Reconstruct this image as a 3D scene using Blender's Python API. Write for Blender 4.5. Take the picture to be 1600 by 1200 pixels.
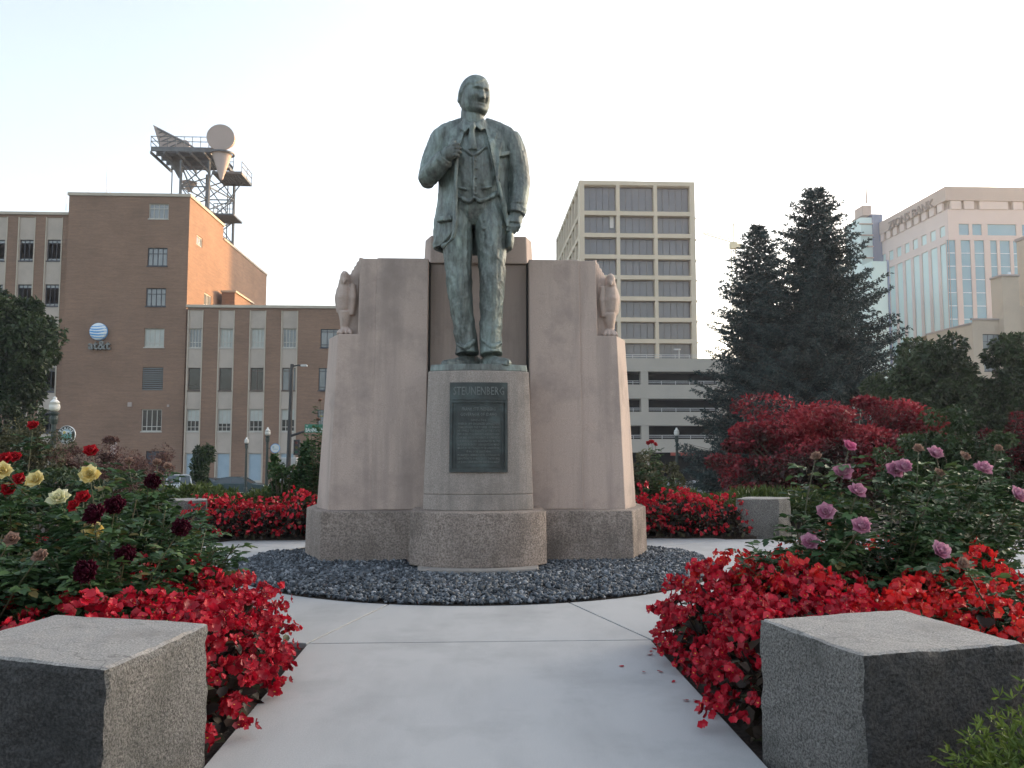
import bpy, math, random
import numpy as np
from mathutils import Vector, Matrix, noise

for _o in list(bpy.data.objects):
    bpy.data.objects.remove(_o)
SC = bpy.context.scene
COL = SC.collection
random.seed(7)
RNG = np.random.default_rng(7)

# ------------------------------------------------------------------ camera, sky, sun, exposure
CAM = Vector((-0.05, 0.0, 1.2))
YAW = math.atan(60 / 1280.0)          # to the right of the path axis
PITCH = math.atan(100 / 1280.0)       # up
FPX = 1280.0
cd = bpy.data.cameras.new("camera")
cam = bpy.data.objects.new("camera", cd)
COL.objects.link(cam)
cam.location = CAM
cam.rotation_euler = (math.pi / 2 + PITCH, 0, -YAW)
cd.sensor_width = 36.0
cd.lens = 36.0 * FPX / 1600.0
cd.clip_start = 0.05
cd.clip_end = 6000
SC.camera = cam

SUN_AZ = math.radians(56)             # to the right of +Y
SUN_EL = math.radians(9)
world = bpy.data.worlds.new("World")
SC.world = world
world.use_nodes = True
wn = world.node_tree.nodes
wl = world.node_tree.links
wn.clear()
sky = wn.new("ShaderNodeTexSky")
sky.sky_type = 'NISHITA'
sky.sun_disc = False
sky.sun_elevation = SUN_EL
sky.sun_rotation = SUN_AZ
sky.altitude = 800
sky.air_density = 1.0
sky.dust_density = 6.0
sky.ozone_density = 1.0
bg = wn.new("ShaderNodeBackground")
bg.inputs["Strength"].default_value = 0.15
wo = wn.new("ShaderNodeOutputWorld")
hs = wn.new("ShaderNodeHueSaturation")           # thin high haze: a paler blue
hs.inputs["Saturation"].default_value = 0.62
wl.new(sky.outputs[0], hs.inputs["Color"])
wl.new(hs.outputs[0], bg.inputs[0])
wl.new(bg.outputs[0], wo.inputs[0])

sd = bpy.data.lights.new("sun", 'SUN')
sd.energy = 2.0
sd.angle = math.radians(0.53)
sd.color = (1.0, 0.52, 0.16)
sun = bpy.data.objects.new("sun", sd)
COL.objects.link(sun)
_sdir = Vector((math.sin(SUN_AZ) * math.cos(SUN_EL), math.cos(SUN_AZ) * math.cos(SUN_EL), math.sin(SUN_EL)))
sun.rotation_euler = _sdir.to_track_quat('Z', 'Y').to_euler()
sun.location = _sdir * 50

SC.view_settings.view_transform = 'Standard'
SC.view_settings.look = 'None'
SC.view_settings.exposure = 2.08
SC.view_settings.gamma = 1.0
SC.view_settings.use_curve_mapping = False
SC.render.engine = 'CYCLES'
SC.cycles.use_denoising = True
SC.cycles.max_bounces = 5
SC.cycles.diffuse_bounces = 2
SC.cycles.glossy_bounces = 2
SC.cycles.transparent_max_bounces = 4
SC.cycles.caustics_reflective = False
SC.cycles.caustics_refractive = False

# ------------------------------------------------------------------ helpers
_f = Vector((math.sin(YAW) * math.cos(PITCH), math.cos(YAW) * math.cos(PITCH), math.sin(PITCH)))
_r = Vector((math.cos(YAW), -math.sin(YAW), 0))
_u = _r.cross(_f)
def W(px, py, Y):
    """surveyed point of the photograph -> world point lying on the plane y = Y"""
    d = _f + _r * ((px - 800) / FPX) + _u * ((600 - py) / FPX)
    return CAM + d * ((Y - CAM.y) / d.y)
def XZ(px, py, Y):
    p = W(px, py, Y)
    return p.x, p.z

def gz(Y):
    if Y < 14: return 0.0
    if Y < 45: return -2.6 * (Y - 14) / 31.0
    return -2.6

def np_mesh(name, V, faces, smooth=False, rnd=None):
    """V (n,3); faces: list of int arrays (m,k)"""
    me = bpy.data.meshes.new(name)
    V = np.asarray(V, dtype=np.float32)
    me.vertices.add(len(V))
    me.vertices.foreach_set("co", V.ravel())
    idx, starts, pos = [], [], 0
    for Fa in faces:
        Fa = np.asarray(Fa, dtype=np.int32)
        if len(Fa) == 0: continue
        k = Fa.shape[1]
        idx.append(Fa.ravel())
        starts.append(pos + np.arange(len(Fa), dtype=np.int32) * k)
        pos += Fa.size
    idx = np.concatenate(idx); starts = np.concatenate(starts)
    me.loops.add(len(idx)); me.loops.foreach_set("vertex_index", idx)
    me.polygons.add(len(starts)); me.polygons.foreach_set("loop_start", starts)
    if smooth:
        me.polygons.foreach_set("use_smooth", np.ones(len(starts), dtype=bool))
    if rnd is not None:
        a = me.attributes.new("rnd", 'FLOAT', 'POINT')
        a.data.foreach_set("value", np.asarray(rnd, dtype=np.float32))
    me.update(calc_edges=True)
    return me

def put(name, me, mat=None, parent=None, loc=(0, 0, 0), kind=None):
    o = bpy.data.objects.new(name, me)
    COL.objects.link(o)
    if mat is not None and len(me.materials) == 0:
        me.materials.append(mat)
    o.location = loc
    if parent is not None: o.parent = parent
    if kind: o["kind"] = kind
    return o

def tag(o, label, cat, group=None, kind=None):
    o["label"] = label; o["category"] = cat
    if group: o["group"] = group
    if kind: o["kind"] = kind
    return o

def thing(name, label, cat, loc=(0, 0, 0), group=None, rz=0.0):
    o = bpy.data.objects.new(name, None)
    COL.objects.link(o)
    o.location = loc; o.rotation_euler = (0, 0, rz)
    o.empty_display_size = 0.2
    return tag(o, label, cat, group)

def copy_tree(o, parent=None):
    c = o.copy(); COL.objects.link(c); c.parent = parent
    for ch in o.children: copy_tree(ch, c)
    return c

class MB:
    def __init__(s, off=(0, 0, 0)):
        s.v = []; s.f = []; s.off = Vector(off)
    def add(s, vs, fs):
        b = len(s.v); s.v.extend([Vector(p) - s.off for p in vs])
        s.f.extend([tuple(b + i for i in f) for f in fs])
    def box(s, x0, x1, y0, y1, z0, z1, rot=None, c=None):
        vs = [Vector(p) for p in ((x0,y0,z0),(x1,y0,z0),(x1,y1,z0),(x0,y1,z0),(x0,y0,z1),(x1,y0,z1),(x1,y1,z1),(x0,y1,z1))]
        if rot is not None:
            c = Vector(c); vs = [rot @ (p - c) + c for p in vs]
        s.add(vs, [(3,2,1,0),(4,5,6,7),(0,1,5,4),(1,2,6,5),(2,3,7,6),(3,0,4,7)])
    def cbox(s, x0, x1, y0, y1, z0, z1, b=0.01):
        """box with chamfered edges (top and vertical)"""
        b = min(b, (x1-x0)*.3, (y1-y0)*.3, (z1-z0)*.3)
        lo = [(x0+b,y0),(x1-b,y0),(x1,y0+b),(x1,y1-b),(x1-b,y1),(x0+b,y1),(x0,y1-b),(x0,y0+b)]
        hi = [(x0+b,y0+b),(x1-b,y0+b),(x1-b,y0+b),(x1-b,y1-b),(x1-b,y1-b),(x0+b,y1-b),(x0+b,y1-b),(x0+b,y0+b)]
        vs = [(x,y,z0) for x,y in lo] + [(x,y,z1-b) for x,y in lo] + [(x,y,z1) for x,y in hi]
        fs = [tuple(range(7,-1,-1))]
        for r in (0, 8):
            for i in range(8): fs.append((r+i, r+(i+1)%8, r+8+(i+1)%8, r+8+i))
        fs.append(tuple(range(16,24)))
        s.add(vs, fs)
    def prism(s, pts, z0, z1, pts1=None):
        """ccw footprint, optional different top footprint"""
        n = len(pts); pts1 = pts1 or pts
        vs = [(p[0],p[1],z0 if len(p)<3 else p[2]) for p in pts] + [(p[0],p[1],z1 if len(p)<3 else p[2]) for p in pts1]
        fs = [tuple(range(n-1,-1,-1)), tuple(range(n,2*n))]
        for i in range(n): fs.append((i,(i+1)%n,n+(i+1)%n,n+i))
        s.add(vs, fs)
    def bar(s, a, b, r, n=4):
        s.tube([a, b], [r, r], n)
    def tube(s, pts, rad, n=8, ref=None, cap=True):
        pts = [Vector(p) for p in pts]; m = len(pts); vs = []; fs = []
        for i, p in enumerate(pts):
            t = (pts[min(i+1,m-1)] - pts[max(i-1,0)])
            if t.length < 1e-9: t = Vector((0,0,1))
            t.normalize()
            rf = Vector(ref) if ref else (Vector((0,1,0)) if abs(t.y) < .9 else Vector((1,0,0)))
            sd_ = t.cross(rf).normalized(); ot = sd_.cross(t)
            r = rad[i]; ra, rb = (r if isinstance(r, (tuple, list)) else (r, r))
            for k in range(n):
                a = 2*math.pi*(k+.5)/n
                vs.append(p + sd_*(math.cos(a)*ra) + ot*(math.sin(a)*rb))
        for i in range(m-1):
            for k in range(n):
                fs.append((i*n+k, i*n+(k+1)%n, (i+1)*n+(k+1)%n, (i+1)*n+k))
        if cap:
            fs.append(tuple(range(n-1,-1,-1))); fs.append(tuple((m-1)*n+k for k in range(n)))
        s.add(vs, fs)
    def lathe(s, c, prof, n=16):
        c = Vector(c); vs = []; fs = []; m = len(prof)
        for r, z in prof:
            for k in range(n):
                a = 2*math.pi*k/n; vs.append(c + Vector((r*math.cos(a), r*math.sin(a), z)))
        for i in range(m-1):
            for k in range(n): fs.append((i*n+k, i*n+(k+1)%n, (i+1)*n+(k+1)%n, (i+1)*n+k))
        fs.append(tuple(range(n-1,-1,-1))); fs.append(tuple((m-1)*n+k for k in range(n)))
        s.add(vs, fs)
    def disc_y(s, cx, cz, y, r, n=24, th=0.05, ry=None):
        """disc facing -Y"""
        ry = ry or r
        p = [(cx+r*math.cos(2*math.pi*k/n), cz+ry*math.sin(2*math.pi*k/n)) for k in range(n)]
        vs = [(x,y,z) for x,z in p] + [(x,y+th,z) for x,z in p]
        fs = [tuple(range(n)), tuple(range(2*n-1,n-1,-1))]
        for k in range(n): fs.append((k, n+k, n+(k+1)%n, (k+1)%n))
        s.add(vs, fs)
    def wall(s, a0, a1, z0, z1, c, holes, depth, axis='y', sgn=1):
        """wall sheet with real openings. axis y: plane y=c spanning x a0..a1, reveals go to +y*sgn; axis x: plane x=c spanning y"""
        xs = sorted({a0, a1, *[h[0] for h in holes], *[h[1] for h in holes]})
        zs = sorted({z0, z1, *[h[2] for h in holes], *[h[3] for h in holes]})
        xs = [x for x in xs if a0-1e-6 <= x <= a1+1e-6]; zs = [z for z in zs if z0-1e-6 <= z <= z1+1e-6]
        P = (lambda a, d, z: (a, c+d, z)) if axis == 'y' else (lambda a, d, z: (c+d, a, z))
        for i in range(len(xs)-1):
            for j in range(len(zs)-1):
                mx = (xs[i]+xs[i+1])/2; mz = (zs[j]+zs[j+1])/2
                if any(h[0] < mx < h[1] and h[2] < mz < h[3] for h in holes): continue
                s.add([P(xs[i],0,zs[j]),P(xs[i+1],0,zs[j]),P(xs[i+1],0,zs[j+1]),P(xs[i],0,zs[j+1])], [(0,1,2,3)])
        d = depth*sgn
        for h in holes:
            x0,x1,za,zb = h[:4]
            s.add([P(x0,0,za),P(x0,d,za),P(x0,d,zb),P(x0,0,zb)], [(0,1,2,3)])
            s.add([P(x1,0,za),P(x1,d,za),P(x1,d,zb),P(x1,0,zb)], [(3,2,1,0)])
            s.add([P(x0,0,za),P(x1,0,za),P(x1,d,za),P(x0,d,za)], [(0,1,2,3)])
            s.add([P(x0,0,zb),P(x1,0,zb),P(x1,d,zb),P(x0,d,zb)], [(3,2,1,0)])
    def mesh(s, name, smooth=False):
        me = bpy.data.meshes.new(name)
        me.from_pydata([tuple(p) for p in s.v], [], s.f)
        if smooth:
            me.polygons.foreach_set("use_smooth", np.ones(len(me.polygons), dtype=bool))
        me.update()
        return me
    def build(s, name, mat, parent=None, smooth=False, kind=None, loc=(0,0,0)):
        return put(name, s.mesh(name, smooth), mat, parent, loc, kind)

def bevel(o, w=0.01, seg=2):
    m = o.modifiers.new("bevel", 'BEVEL'); m.width = w; m.segments = seg; m.limit_method = 'ANGLE'
    m.angle_limit = math.radians(35)
    return o

def text_mesh(body, size, extrude=0.01, align='CENTER', res=2, bold=0.0, space=1.0):
    cu = bpy.data.curves.new("lettering", 'FONT')
    cu.body = body; cu.size = size; cu.extrude = extrude; cu.align_x = align
    cu.resolution_u = res; cu.offset = bold; cu.space_character = space
    t = bpy.data.objects.new("lettering_tmp", cu); COL.objects.link(t)
    dg = bpy.context.evaluated_depsgraph_get()
    me = bpy.data.meshes.new_from_object(t.evaluated_get(dg))
    bpy.data.objects.remove(t); bpy.data.curves.remove(cu)
    return me

def evaluated(o, name):
    dg = bpy.context.evaluated_depsgraph_get()
    me = bpy.data.meshes.new_from_object(o.evaluated_get(dg))
    me.name = name
    bpy.data.objects.remove(o)
    return me

# ------------------------------------------------------------------ materials
def newmat(name):
    m = bpy.data.materials.new(name); m.use_nodes = True
    nt = m.node_tree; nt.nodes.clear()
    out = nt.nodes.new("ShaderNodeOutputMaterial")
    b = nt.nodes.new("ShaderNodeBsdfPrincipled")
    nt.links.new(b.outputs[0], out.inputs[0])
    return m, nt, b, out

def ramp(nt, stops):
    r = nt.nodes.new("ShaderNodeValToRGB")
    el = r.color_ramp.elements
    while len(el) < len(stops): el.new(0.5)
    for e, (p, c) in zip(el, stops):
        e.position = p; e.color = (*c, 1)
    return r

def tex(nt, scale, detail=6, rough=.55, coord='Object', kind='noise', sc3=None):
    tc = nt.nodes.new("ShaderNodeTexCoord")
    src = tc.outputs[coord]
    if sc3:
        mp = nt.nodes.new("ShaderNodeMapping"); mp.inputs["Scale"].default_value = sc3
        nt.links.new(src, mp.inputs[0]); src = mp.outputs[0]
    if kind == 'noise':
        n = nt.nodes.new("ShaderNodeTexNoise"); n.inputs["Scale"].default_value = scale
        n.inputs["Detail"].default_value = detail; n.inputs["Roughness"].default_value = rough
    else:
        n = nt.nodes.new("ShaderNodeTexVoronoi"); n.inputs["Scale"].default_value = scale
    nt.links.new(src, n.inputs["Vector"])
    return n

def mixc(nt, fac, a, b, mode='MIX'):
    m = nt.nodes.new("ShaderNodeMix"); m.data_type = 'RGBA'; m.blend_type = mode
    for val, key in ((fac, 0), (a, 6), (b, 7)):
        if hasattr(val, "node"): nt.links.new(val, m.inputs[key])
        elif isinstance(val, tuple): m.inputs[key].default_value = (*val, 1)
        else: m.inputs[key].default_value = val
    return m.outputs[2]

def MAT(name, c1, c2=None, scale=4, rough=.8, bump=0.0, bscale=60, metal=0.0, stain=None, stain_scale=.8, speck=None, spscale=150, sc3=None, lo=.35, hi=.65, bdist=.01, spec=.5, streak=None, streak_sc=(5,5,.35), crack=None):
    m, nt, b, out = newmat(name)
    b.inputs["Roughness"].default_value = rough
    b.inputs["Metallic"].default_value = metal
    b.inputs["Specular IOR Level"].default_value = spec
    if c2 is None: c2 = tuple(x*.8 for x in c1)
    n = tex(nt, scale, 8, .6, sc3=sc3)
    r = ramp(nt, [(lo, c1), (hi, c2)])
    nt.links.new(n.outputs[0], r.inputs[0])
    col = r.outputs[0]
    if speck:
        n2 = tex(nt, spscale, 3, .7)
        r2 = ramp(nt, [(.38, (0,0,0)), (.62, (1,1,1))])
        nt.links.new(n2.outputs[0], r2.inputs[0])
        col = mixc(nt, r2.outputs[0], mixc(nt, .75, col, speck[0]), mixc(nt, .6, col, speck[1]))
    if stain:
        n3 = tex(nt, stain_scale, 6, .65)
        r3 = ramp(nt, [(.5, (0,0,0)), (.72, (1,1,1))])
        nt.links.new(n3.outputs[0], r3.inputs[0])
        col = mixc(nt, r3.outputs[0], col, mixc(nt, .7, col, stain))
    if streak:
        n5 = tex(nt, 1.0, 7, .62, sc3=streak_sc); r5 = ramp(nt, [(.47, (0,0,0)), (.68, (1,1,1))]); nt.links.new(n5.outputs[0], r5.inputs[0])
        col = mixc(nt, r5.outputs[0], col, mixc(nt, .45, col, streak))
    if crack:
        tcw = tex(nt, 1.5, 5, .6); vm = nt.nodes.new("ShaderNodeVectorMath"); vm.operation = 'MULTIPLY_ADD'
        tc2 = nt.nodes.new("ShaderNodeTexCoord")
        nt.links.new(tcw.outputs["Color"], vm.inputs[0]); vm.inputs[1].default_value = (.5,.5,.5); nt.links.new(tc2.outputs["Object"], vm.inputs[2])
        vo = nt.nodes.new("ShaderNodeTexVoronoi"); vo.feature = 'DISTANCE_TO_EDGE'; vo.inputs["Scale"].default_value = crack[0]
        nt.links.new(vm.outputs[0], vo.inputs["Vector"])
        r6 = ramp(nt, [(0, (1,1,1)), (crack[1], (0,0,0))]); nt.links.new(vo.outputs["Distance"], r6.inputs[0])
        col = mixc(nt, r6.outputs[0], col, mixc(nt, crack[2], col, (.05,.05,.05)))
    nt.links.new(col, b.inputs["Base Color"])
    if bump:
        n4 = tex(nt, bscale, 6, .65)
        bp = nt.nodes.new("ShaderNodeBump"); bp.inputs["Strength"].default_value = bump
        bp.inputs["Distance"].default_value = bdist
        nt.links.new(n4.outputs[0], bp.inputs["Height"]); nt.links.new(bp.outputs[0], b.inputs["Normal"])
    return m

def LEAF(name, stops, rough=.5, trans=.25, spec=.4):
    m, nt, b, out = newmat(name)
    at = nt.nodes.new("ShaderNodeAttribute"); at.attribute_name = "rnd"
    r = ramp(nt, stops)
    nt.links.new(at.outputs["Fac"], r.inputs[0])
    nt.links.new(r.outputs[0], b.inputs["Base Color"])
    b.inputs["Roughness"].default_value = rough
    b.inputs["Specular IOR Level"].default_value = spec
    if trans:
        t = nt.nodes.new("ShaderNodeBsdfTranslucent")
        nt.links.new(r.outputs[0], t.inputs[0])
        mx = nt.nodes.new("ShaderNodeMixShader"); mx.inputs[0].default_value = trans
        nt.links.new(b.outputs[0], mx.inputs[1]); nt.links.new(t.outputs[0], mx.inputs[2])
        nt.links.new(mx.outputs[0], out.inputs[0])
    return m

def BRICK(name, c1, c2, mortar, bw=.24, rh=.075):
    m, nt, b, out = newmat(name)
    tc = nt.nodes.new("ShaderNodeTexCoord"); sp = nt.nodes.new("ShaderNodeSeparateXYZ")
    nt.links.new(tc.outputs["Object"], sp.inputs[0])
    ad = nt.nodes.new("ShaderNodeMath"); ad.operation = 'ADD'
    nt.links.new(sp.outputs[0], ad.inputs[0]); nt.links.new(sp.outputs[1], ad.inputs[1])
    cb = nt.nodes.new("ShaderNodeCombineXYZ")
    nt.links.new(ad.outputs[0], cb.inputs[0]); nt.links.new(sp.outputs[2], cb.inputs[1])
    br = nt.nodes.new("ShaderNodeTexBrick")
    br.inputs["Scale"].default_value = 1.0
    br.inputs["Brick Width"].default_value = bw; br.inputs["Row Height"].default_value = rh
    br.inputs["Mortar Size"].default_value = .008
    br.inputs["Color1"].default_value = (*c1, 1); br.inputs["Color2"].default_value = (*c2, 1)
    br.inputs["Mortar"].default_value = (*mortar, 1)
    nt.links.new(cb.outputs[0], br.inputs["Vector"])
    n = tex(nt, .25, 6, .6); n.inputs["Scale"].default_value = .25
    r = ramp(nt, [(.3, (.8,.8,.8)), (.7, (1.12,1.1,1.08))]); nt.links.new(n.outputs[0], r.inputs[0])
    n2 = tex(nt, 1.4, 5, .6, sc3=(.4,.4,4)); r2 = ramp(nt, [(.35, (.88,.88,.88)), (.65, (1.06,1.05,1.05))]); nt.links.new(n2.outputs[0], r2.inputs[0])
    col = mixc(nt, 1.0, br.outputs[0], r.outputs[0], 'MULTIPLY')
    col = mixc(nt, 1.0, col, r2.outputs[0], 'MULTIPLY')
    nt.links.new(col, b.inputs["Base Color"])
    b.inputs["Roughness"].default_value = .9
    return m

m_concrete = MAT("concrete", (.44,.44,.43), (.375,.38,.375), 1.6, .85, .25, 90, stain=(.28,.28,.275), stain_scale=1.3, speck=((.35,.35,.345),(.48,.475,.465)), spscale=200, bdist=.006, streak=(.30,.30,.295), streak_sc=(3,.9,1))
m_joint = MAT("joint filler", (.11,.11,.11), (.16,.16,.15), 30, .95)
m_soil = MAT("bark mulch", (.030,.022,.017), (.07,.052,.04), 35, .95, 1.0, 45, bdist=.03)
m_lawn = MAT("lawn", (.05,.075,.025), (.08,.09,.03), 3, .95, .8, 60, bdist=.03)
m_asphalt = MAT("asphalt", (.05,.05,.052), (.065,.065,.065), 2, .9, .3, 120)
m_sidewalk = MAT("sidewalk", (.33,.33,.32), (.28,.28,.28), 1, .9)
m_granite = MAT("dressed pink granite", (.55,.425,.36), (.475,.37,.315), 1.1, .8, .25, 160, stain=(.22,.175,.155), stain_scale=1.4, speck=((.37,.285,.24),(.60,.475,.41)), spscale=200, bdist=.005, sc3=(1,1,.45), streak=(.25,.20,.175), streak_sc=(6,6,.45))
m_granite_rough = MAT("bush hammered granite", (.54,.42,.34), (.42,.33,.27), 2.2, .9, 1.0, 75, stain=(.13,.105,.085), stain_scale=1.8, speck=((.12,.10,.085),(.50,.42,.37)), spscale=60, bdist=.02, streak=(.13,.11,.095), streak_sc=(5,5,.8))
m_granite_cap = MAT("grey pedestal granite", (.47,.385,.32), (.40,.33,.275), 1.5, .85, .5, 130, stain=(.15,.135,.12), stain_scale=2.0, speck=((.18,.155,.14),(.42,.37,.34)), spscale=120, bdist=.01, sc3=(1,1,.5), streak=(.16,.15,.135), streak_sc=(8,8,.5))
m_block = MAT("rough grey granite", (.225,.212,.19), (.155,.147,.132), 3.0, .92, 1.0, 60, stain=(.07,.07,.06), stain_scale=2.4, speck=((.045,.042,.04),(.36,.345,.32)), spscale=120, bdist=.03)
m_block_top = MAT("lighter granite top", (.33,.31,.285), (.26,.245,.225), 4.0, .9, .6, 90, stain=(.15,.14,.13), stain_scale=5, speck=((.14,.13,.12),(.44,.42,.39)), spscale=150, bdist=.01, crack=(1.6,.006,.6))  # top faces, a lighter tone than the sides
m_block_dark = MAT("dark front granite", (.050,.046,.044), (.030,.028,.028), 3.0, .75, 1.0, 50, stain=(.018,.018,.017), stain_scale=3, speck=((.014,.013,.013),(.11,.105,.10)), spscale=85, bdist=.03)  # front faces of the near blocks, darker than their other sides
m_footing = MAT("mortar footing", (.36,.32,.28), (.27,.245,.22), 8, .9, .8, 60, stain=(.16,.14,.13), stain_scale=4)
m_black_joint = MAT("dark joint", (.03,.03,.03), (.05,.05,.045), 20, .9)
m_gravel = LEAF("slate gravel", [(0,(.032,.038,.045)),(.45,(.085,.098,.112)),(.8,(.165,.185,.205)),(1,(.32,.33,.345))], .7, 0, .5)
# ------------------------------------------------------------------ the setting: ground, plaza, street
ys = [-900, -20, 0, 14, 45, 60, 120, 400, 3000]
V = []; Fq = []
for y in ys:
    for x in (-2500, -60, -12, 12, 60, 2500):
        V.append((x, y, gz(y) - .08))
for i in range(len(ys)-1):
    for k in range(5):
        a = i*6+k; Fq.append((a, a+1, a+7, a+6))
put("ground", np_mesh("ground", V, [Fq]), m_lawn, kind="structure")

b = MB(); b.box(-11, 11, -3, 15.4, -.3, -.03); b.build("planting_soil", m_soil, kind="structure")

CY, RI, RO, PW = 8.85, 2.48, 3.8, 1.07
base = MB(); base.prism([(RO*math.cos(a)*.995, CY+RO*math.sin(a)*.995) for a in np.linspace(0, 2*math.pi, 65)[:-1]], -.25, -.018)
base.box(-PW+.01, PW-.01, -3, 5.6, -.25, -.019)
base.box(-9, -3, 7.72, 10.78, -.25, -.020); base.box(3, 9, 7.72, 10.78, -.25, -.021)
plaza = base.build("plaza", m_joint, kind="structure")

def slab(pts, name="slab", g=.008):
    c = Vector((sum(p[0] for p in pts)/len(pts), sum(p[1] for p in pts)/len(pts)))
    m = MB(); bv = .002
    def inset(d):
        n = len(pts); out = []
        for i in range(n):
            p0 = Vector(pts[i-1]); p = Vector(pts[i]); p2 = Vector(pts[(i+1) % n])
            e1 = (p-p0).normalized(); e2 = (p2-p).normalized()
            n1 = Vector((-e1.y, e1.x)); n2 = Vector((-e2.y, e2.x))
            h = (n1+n2); h = h / max(h.length_squared*.5, .35)
            out.append((p.x+h.x*d, p.y+h.y*d))
        return out
    lo = inset(g); hi = inset(g+bv); n = len(pts)
    vs = [(x,y,-.12) for x,y in lo] + [(x,y,-bv) for x,y in lo] + [(x,y,0) for x,y in hi]
    fs = []
    for r in (0, n):
        for i in range(n): fs.append((r+i, r+(i+1)%n, r+n+(i+1)%n, r+n+i))
    fs.append(tuple(range(2*n, 3*n)))
    m.add(vs, fs)
    return m.build(name, m_concrete, plaza)

yc = CY - math.sqrt(RO**2 - PW**2)          # where the front path meets the ring
slab([(-PW,-3),(PW,-3),(PW,.9),(-PW,.9)])
slab([(-PW,.9),(PW,.9),(PW,3.02),(-PW,3.02)])
slab([(-PW,3.02),(PW,3.02),(PW,yc),(-PW,yc)])
def arc(r, a0, a1, n): return [(r*math.cos(a), CY+r*math.sin(a)) for a in np.linspace(a0, a1, n)]
aF = math.atan2(yc-CY, PW)                   # right corner angle
aI = math.atan2(6.46-CY, .70)
slab([(-PW,yc)] + [(0,yc)] + [(PW,yc)] + arc(RI, aI, -math.pi-aI, 13))
for k, (t0, t1) in enumerate(((None, -.30), (-.30, .50), (.50, 1.15), (1.15, math.pi-1.15))):
    a0o = aF if t0 is None else t0; a0i = aI if t0 is None else t0
    o_ = arc(RO, a0o, t1, 12); i_ = arc(RI, t1, a0i, 12)
    slab(o_ + i_)
    if k < 3:
        mir = [(-x, y) for x, y in (o_ + i_)][::-1]
        slab(mir)
for s in (1, -1):
    a_lo = math.asin((7.72-CY)/RO); a_hi = math.asin((10.78-CY)/RO)
    for pts in ([(5.3,7.72),(5.3,10.78)] + arc(RO, a_hi, a_lo, 10), [(5.3,7.72),(7.0,7.72),(7.0,10.78),(5.3,10.78)], [(7.0,7.72),(9.0,7.72),(9.0,10.78),(7.0,10.78)]):
        if s < 0: pts = [(-x, y) for x, y in pts][::-1]
        slab(pts)
for s in (1, -1):
    b = MB(); xs_ = sorted((s*1.95, s*3.75)); b.box(xs_[0], xs_[1], 10.95, 13.2, -.2, .02)
    b.build("planting_soil", m_soil, kind="structure")

# gravel bed
gb = MB(); gb.prism([((RI+.0)*math.cos(a)*.998, CY+RI*math.sin(a)*.998) for a in np.linspace(0, 2*math.pi, 65)[:-1]], -.2, -.005)
gb.build("gravel_bed", m_soil, kind="structure")
def gravel():
    n = 32000
    r = RI*np.sqrt(RNG.random(n)); a = RNG.random(n)*2*np.pi
    x = r*np.cos(a); y = CY + r*np.sin(a)
    keep = (y < 9.6) & ~((np.abs(x) < 1.5) & (y > 8.65)) & ~((np.abs(x) < .55) & (y > 7.9)) & (r < RI-.015)
    x, y, r = x[keep], y[keep], r[keep]; n = len(x)
    size = RNG.uniform(.008, .017, n) * np.where(RNG.random(n) < .12, 1.5, 1)
    z = .008 + RNG.random(n)*.022 + .03*np.clip((RI-r)/.5, 0, 1)
    base = np.array([(-1,-1,-1),(1,-1,-1),(1,1,-1),(-1,1,-1),(-1,-1,1),(1,-1,1),(1,1,1),(-1,1,1)], float)
    P = base[None]*RNG.uniform(.45, 1.15, (n, 8, 3))
    P *= (size[:,None]*np.stack([RNG.uniform(.8,1.5,n), RNG.uniform(.7,1.2,n), RNG.uniform(.4,.8,n)], 1))[:,None,:]
    # random rotation
    ax = RNG.normal(size=(n,3)); ax /= np.linalg.norm(ax,axis=1)[:,None]; an = RNG.uniform(0, 3.14, n)
    K = np.zeros((n,3,3)); K[:,0,1]=-ax[:,2];K[:,0,2]=ax[:,1];K[:,1,0]=ax[:,2];K[:,1,2]=-ax[:,0];K[:,2,0]=-ax[:,1];K[:,2,1]=ax[:,0]
    R = np.eye(3)[None]+np.sin(an)[:,None,None]*K+(1-np.cos(an))[:,None,None]*(K@K)
    P = np.einsum('nij,nkj->nki', R, P) + np.stack([x,y,z],1)[:,None,:]
    q = np.array([(3,2,1,0),(4,5,6,7),(0,1,5,4),(1,2,6,5),(2,3,7,6),(3,0,4,7)])
    Fa = (q[None]+8*np.arange(n)[:,None,None]).reshape(-1,4)
    return np_mesh("gravel", P.reshape(-1,3), [Fa], rnd=np.repeat(RNG.random(n)**1.4, 8))
g = put("gravel", gravel(), m_gravel); tag(g, "dark blue-grey crushed slate gravel around the monument base", "gravel", kind="stuff")

# street beyond the garden
b = MB(); b.box(-400, 400, 55, 68, -2.9, gz(60)-.075); b.build("street", m_asphalt, kind="structure")
b = MB(); b.box(-400, 400, 68, 120, -2.9, gz(60)+.06); b.build("pavement", m_sidewalk, kind="structure")
b = MB()
for i in range(40):
    b.box(-200+i*10, -197+i*10, 61.4, 61.55, -2.70, gz(60)-.071)
b.build("lane_marking", MAT("road paint", (.7,.7,.66), (.6,.6,.57), 3, .7), kind="structure")

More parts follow.
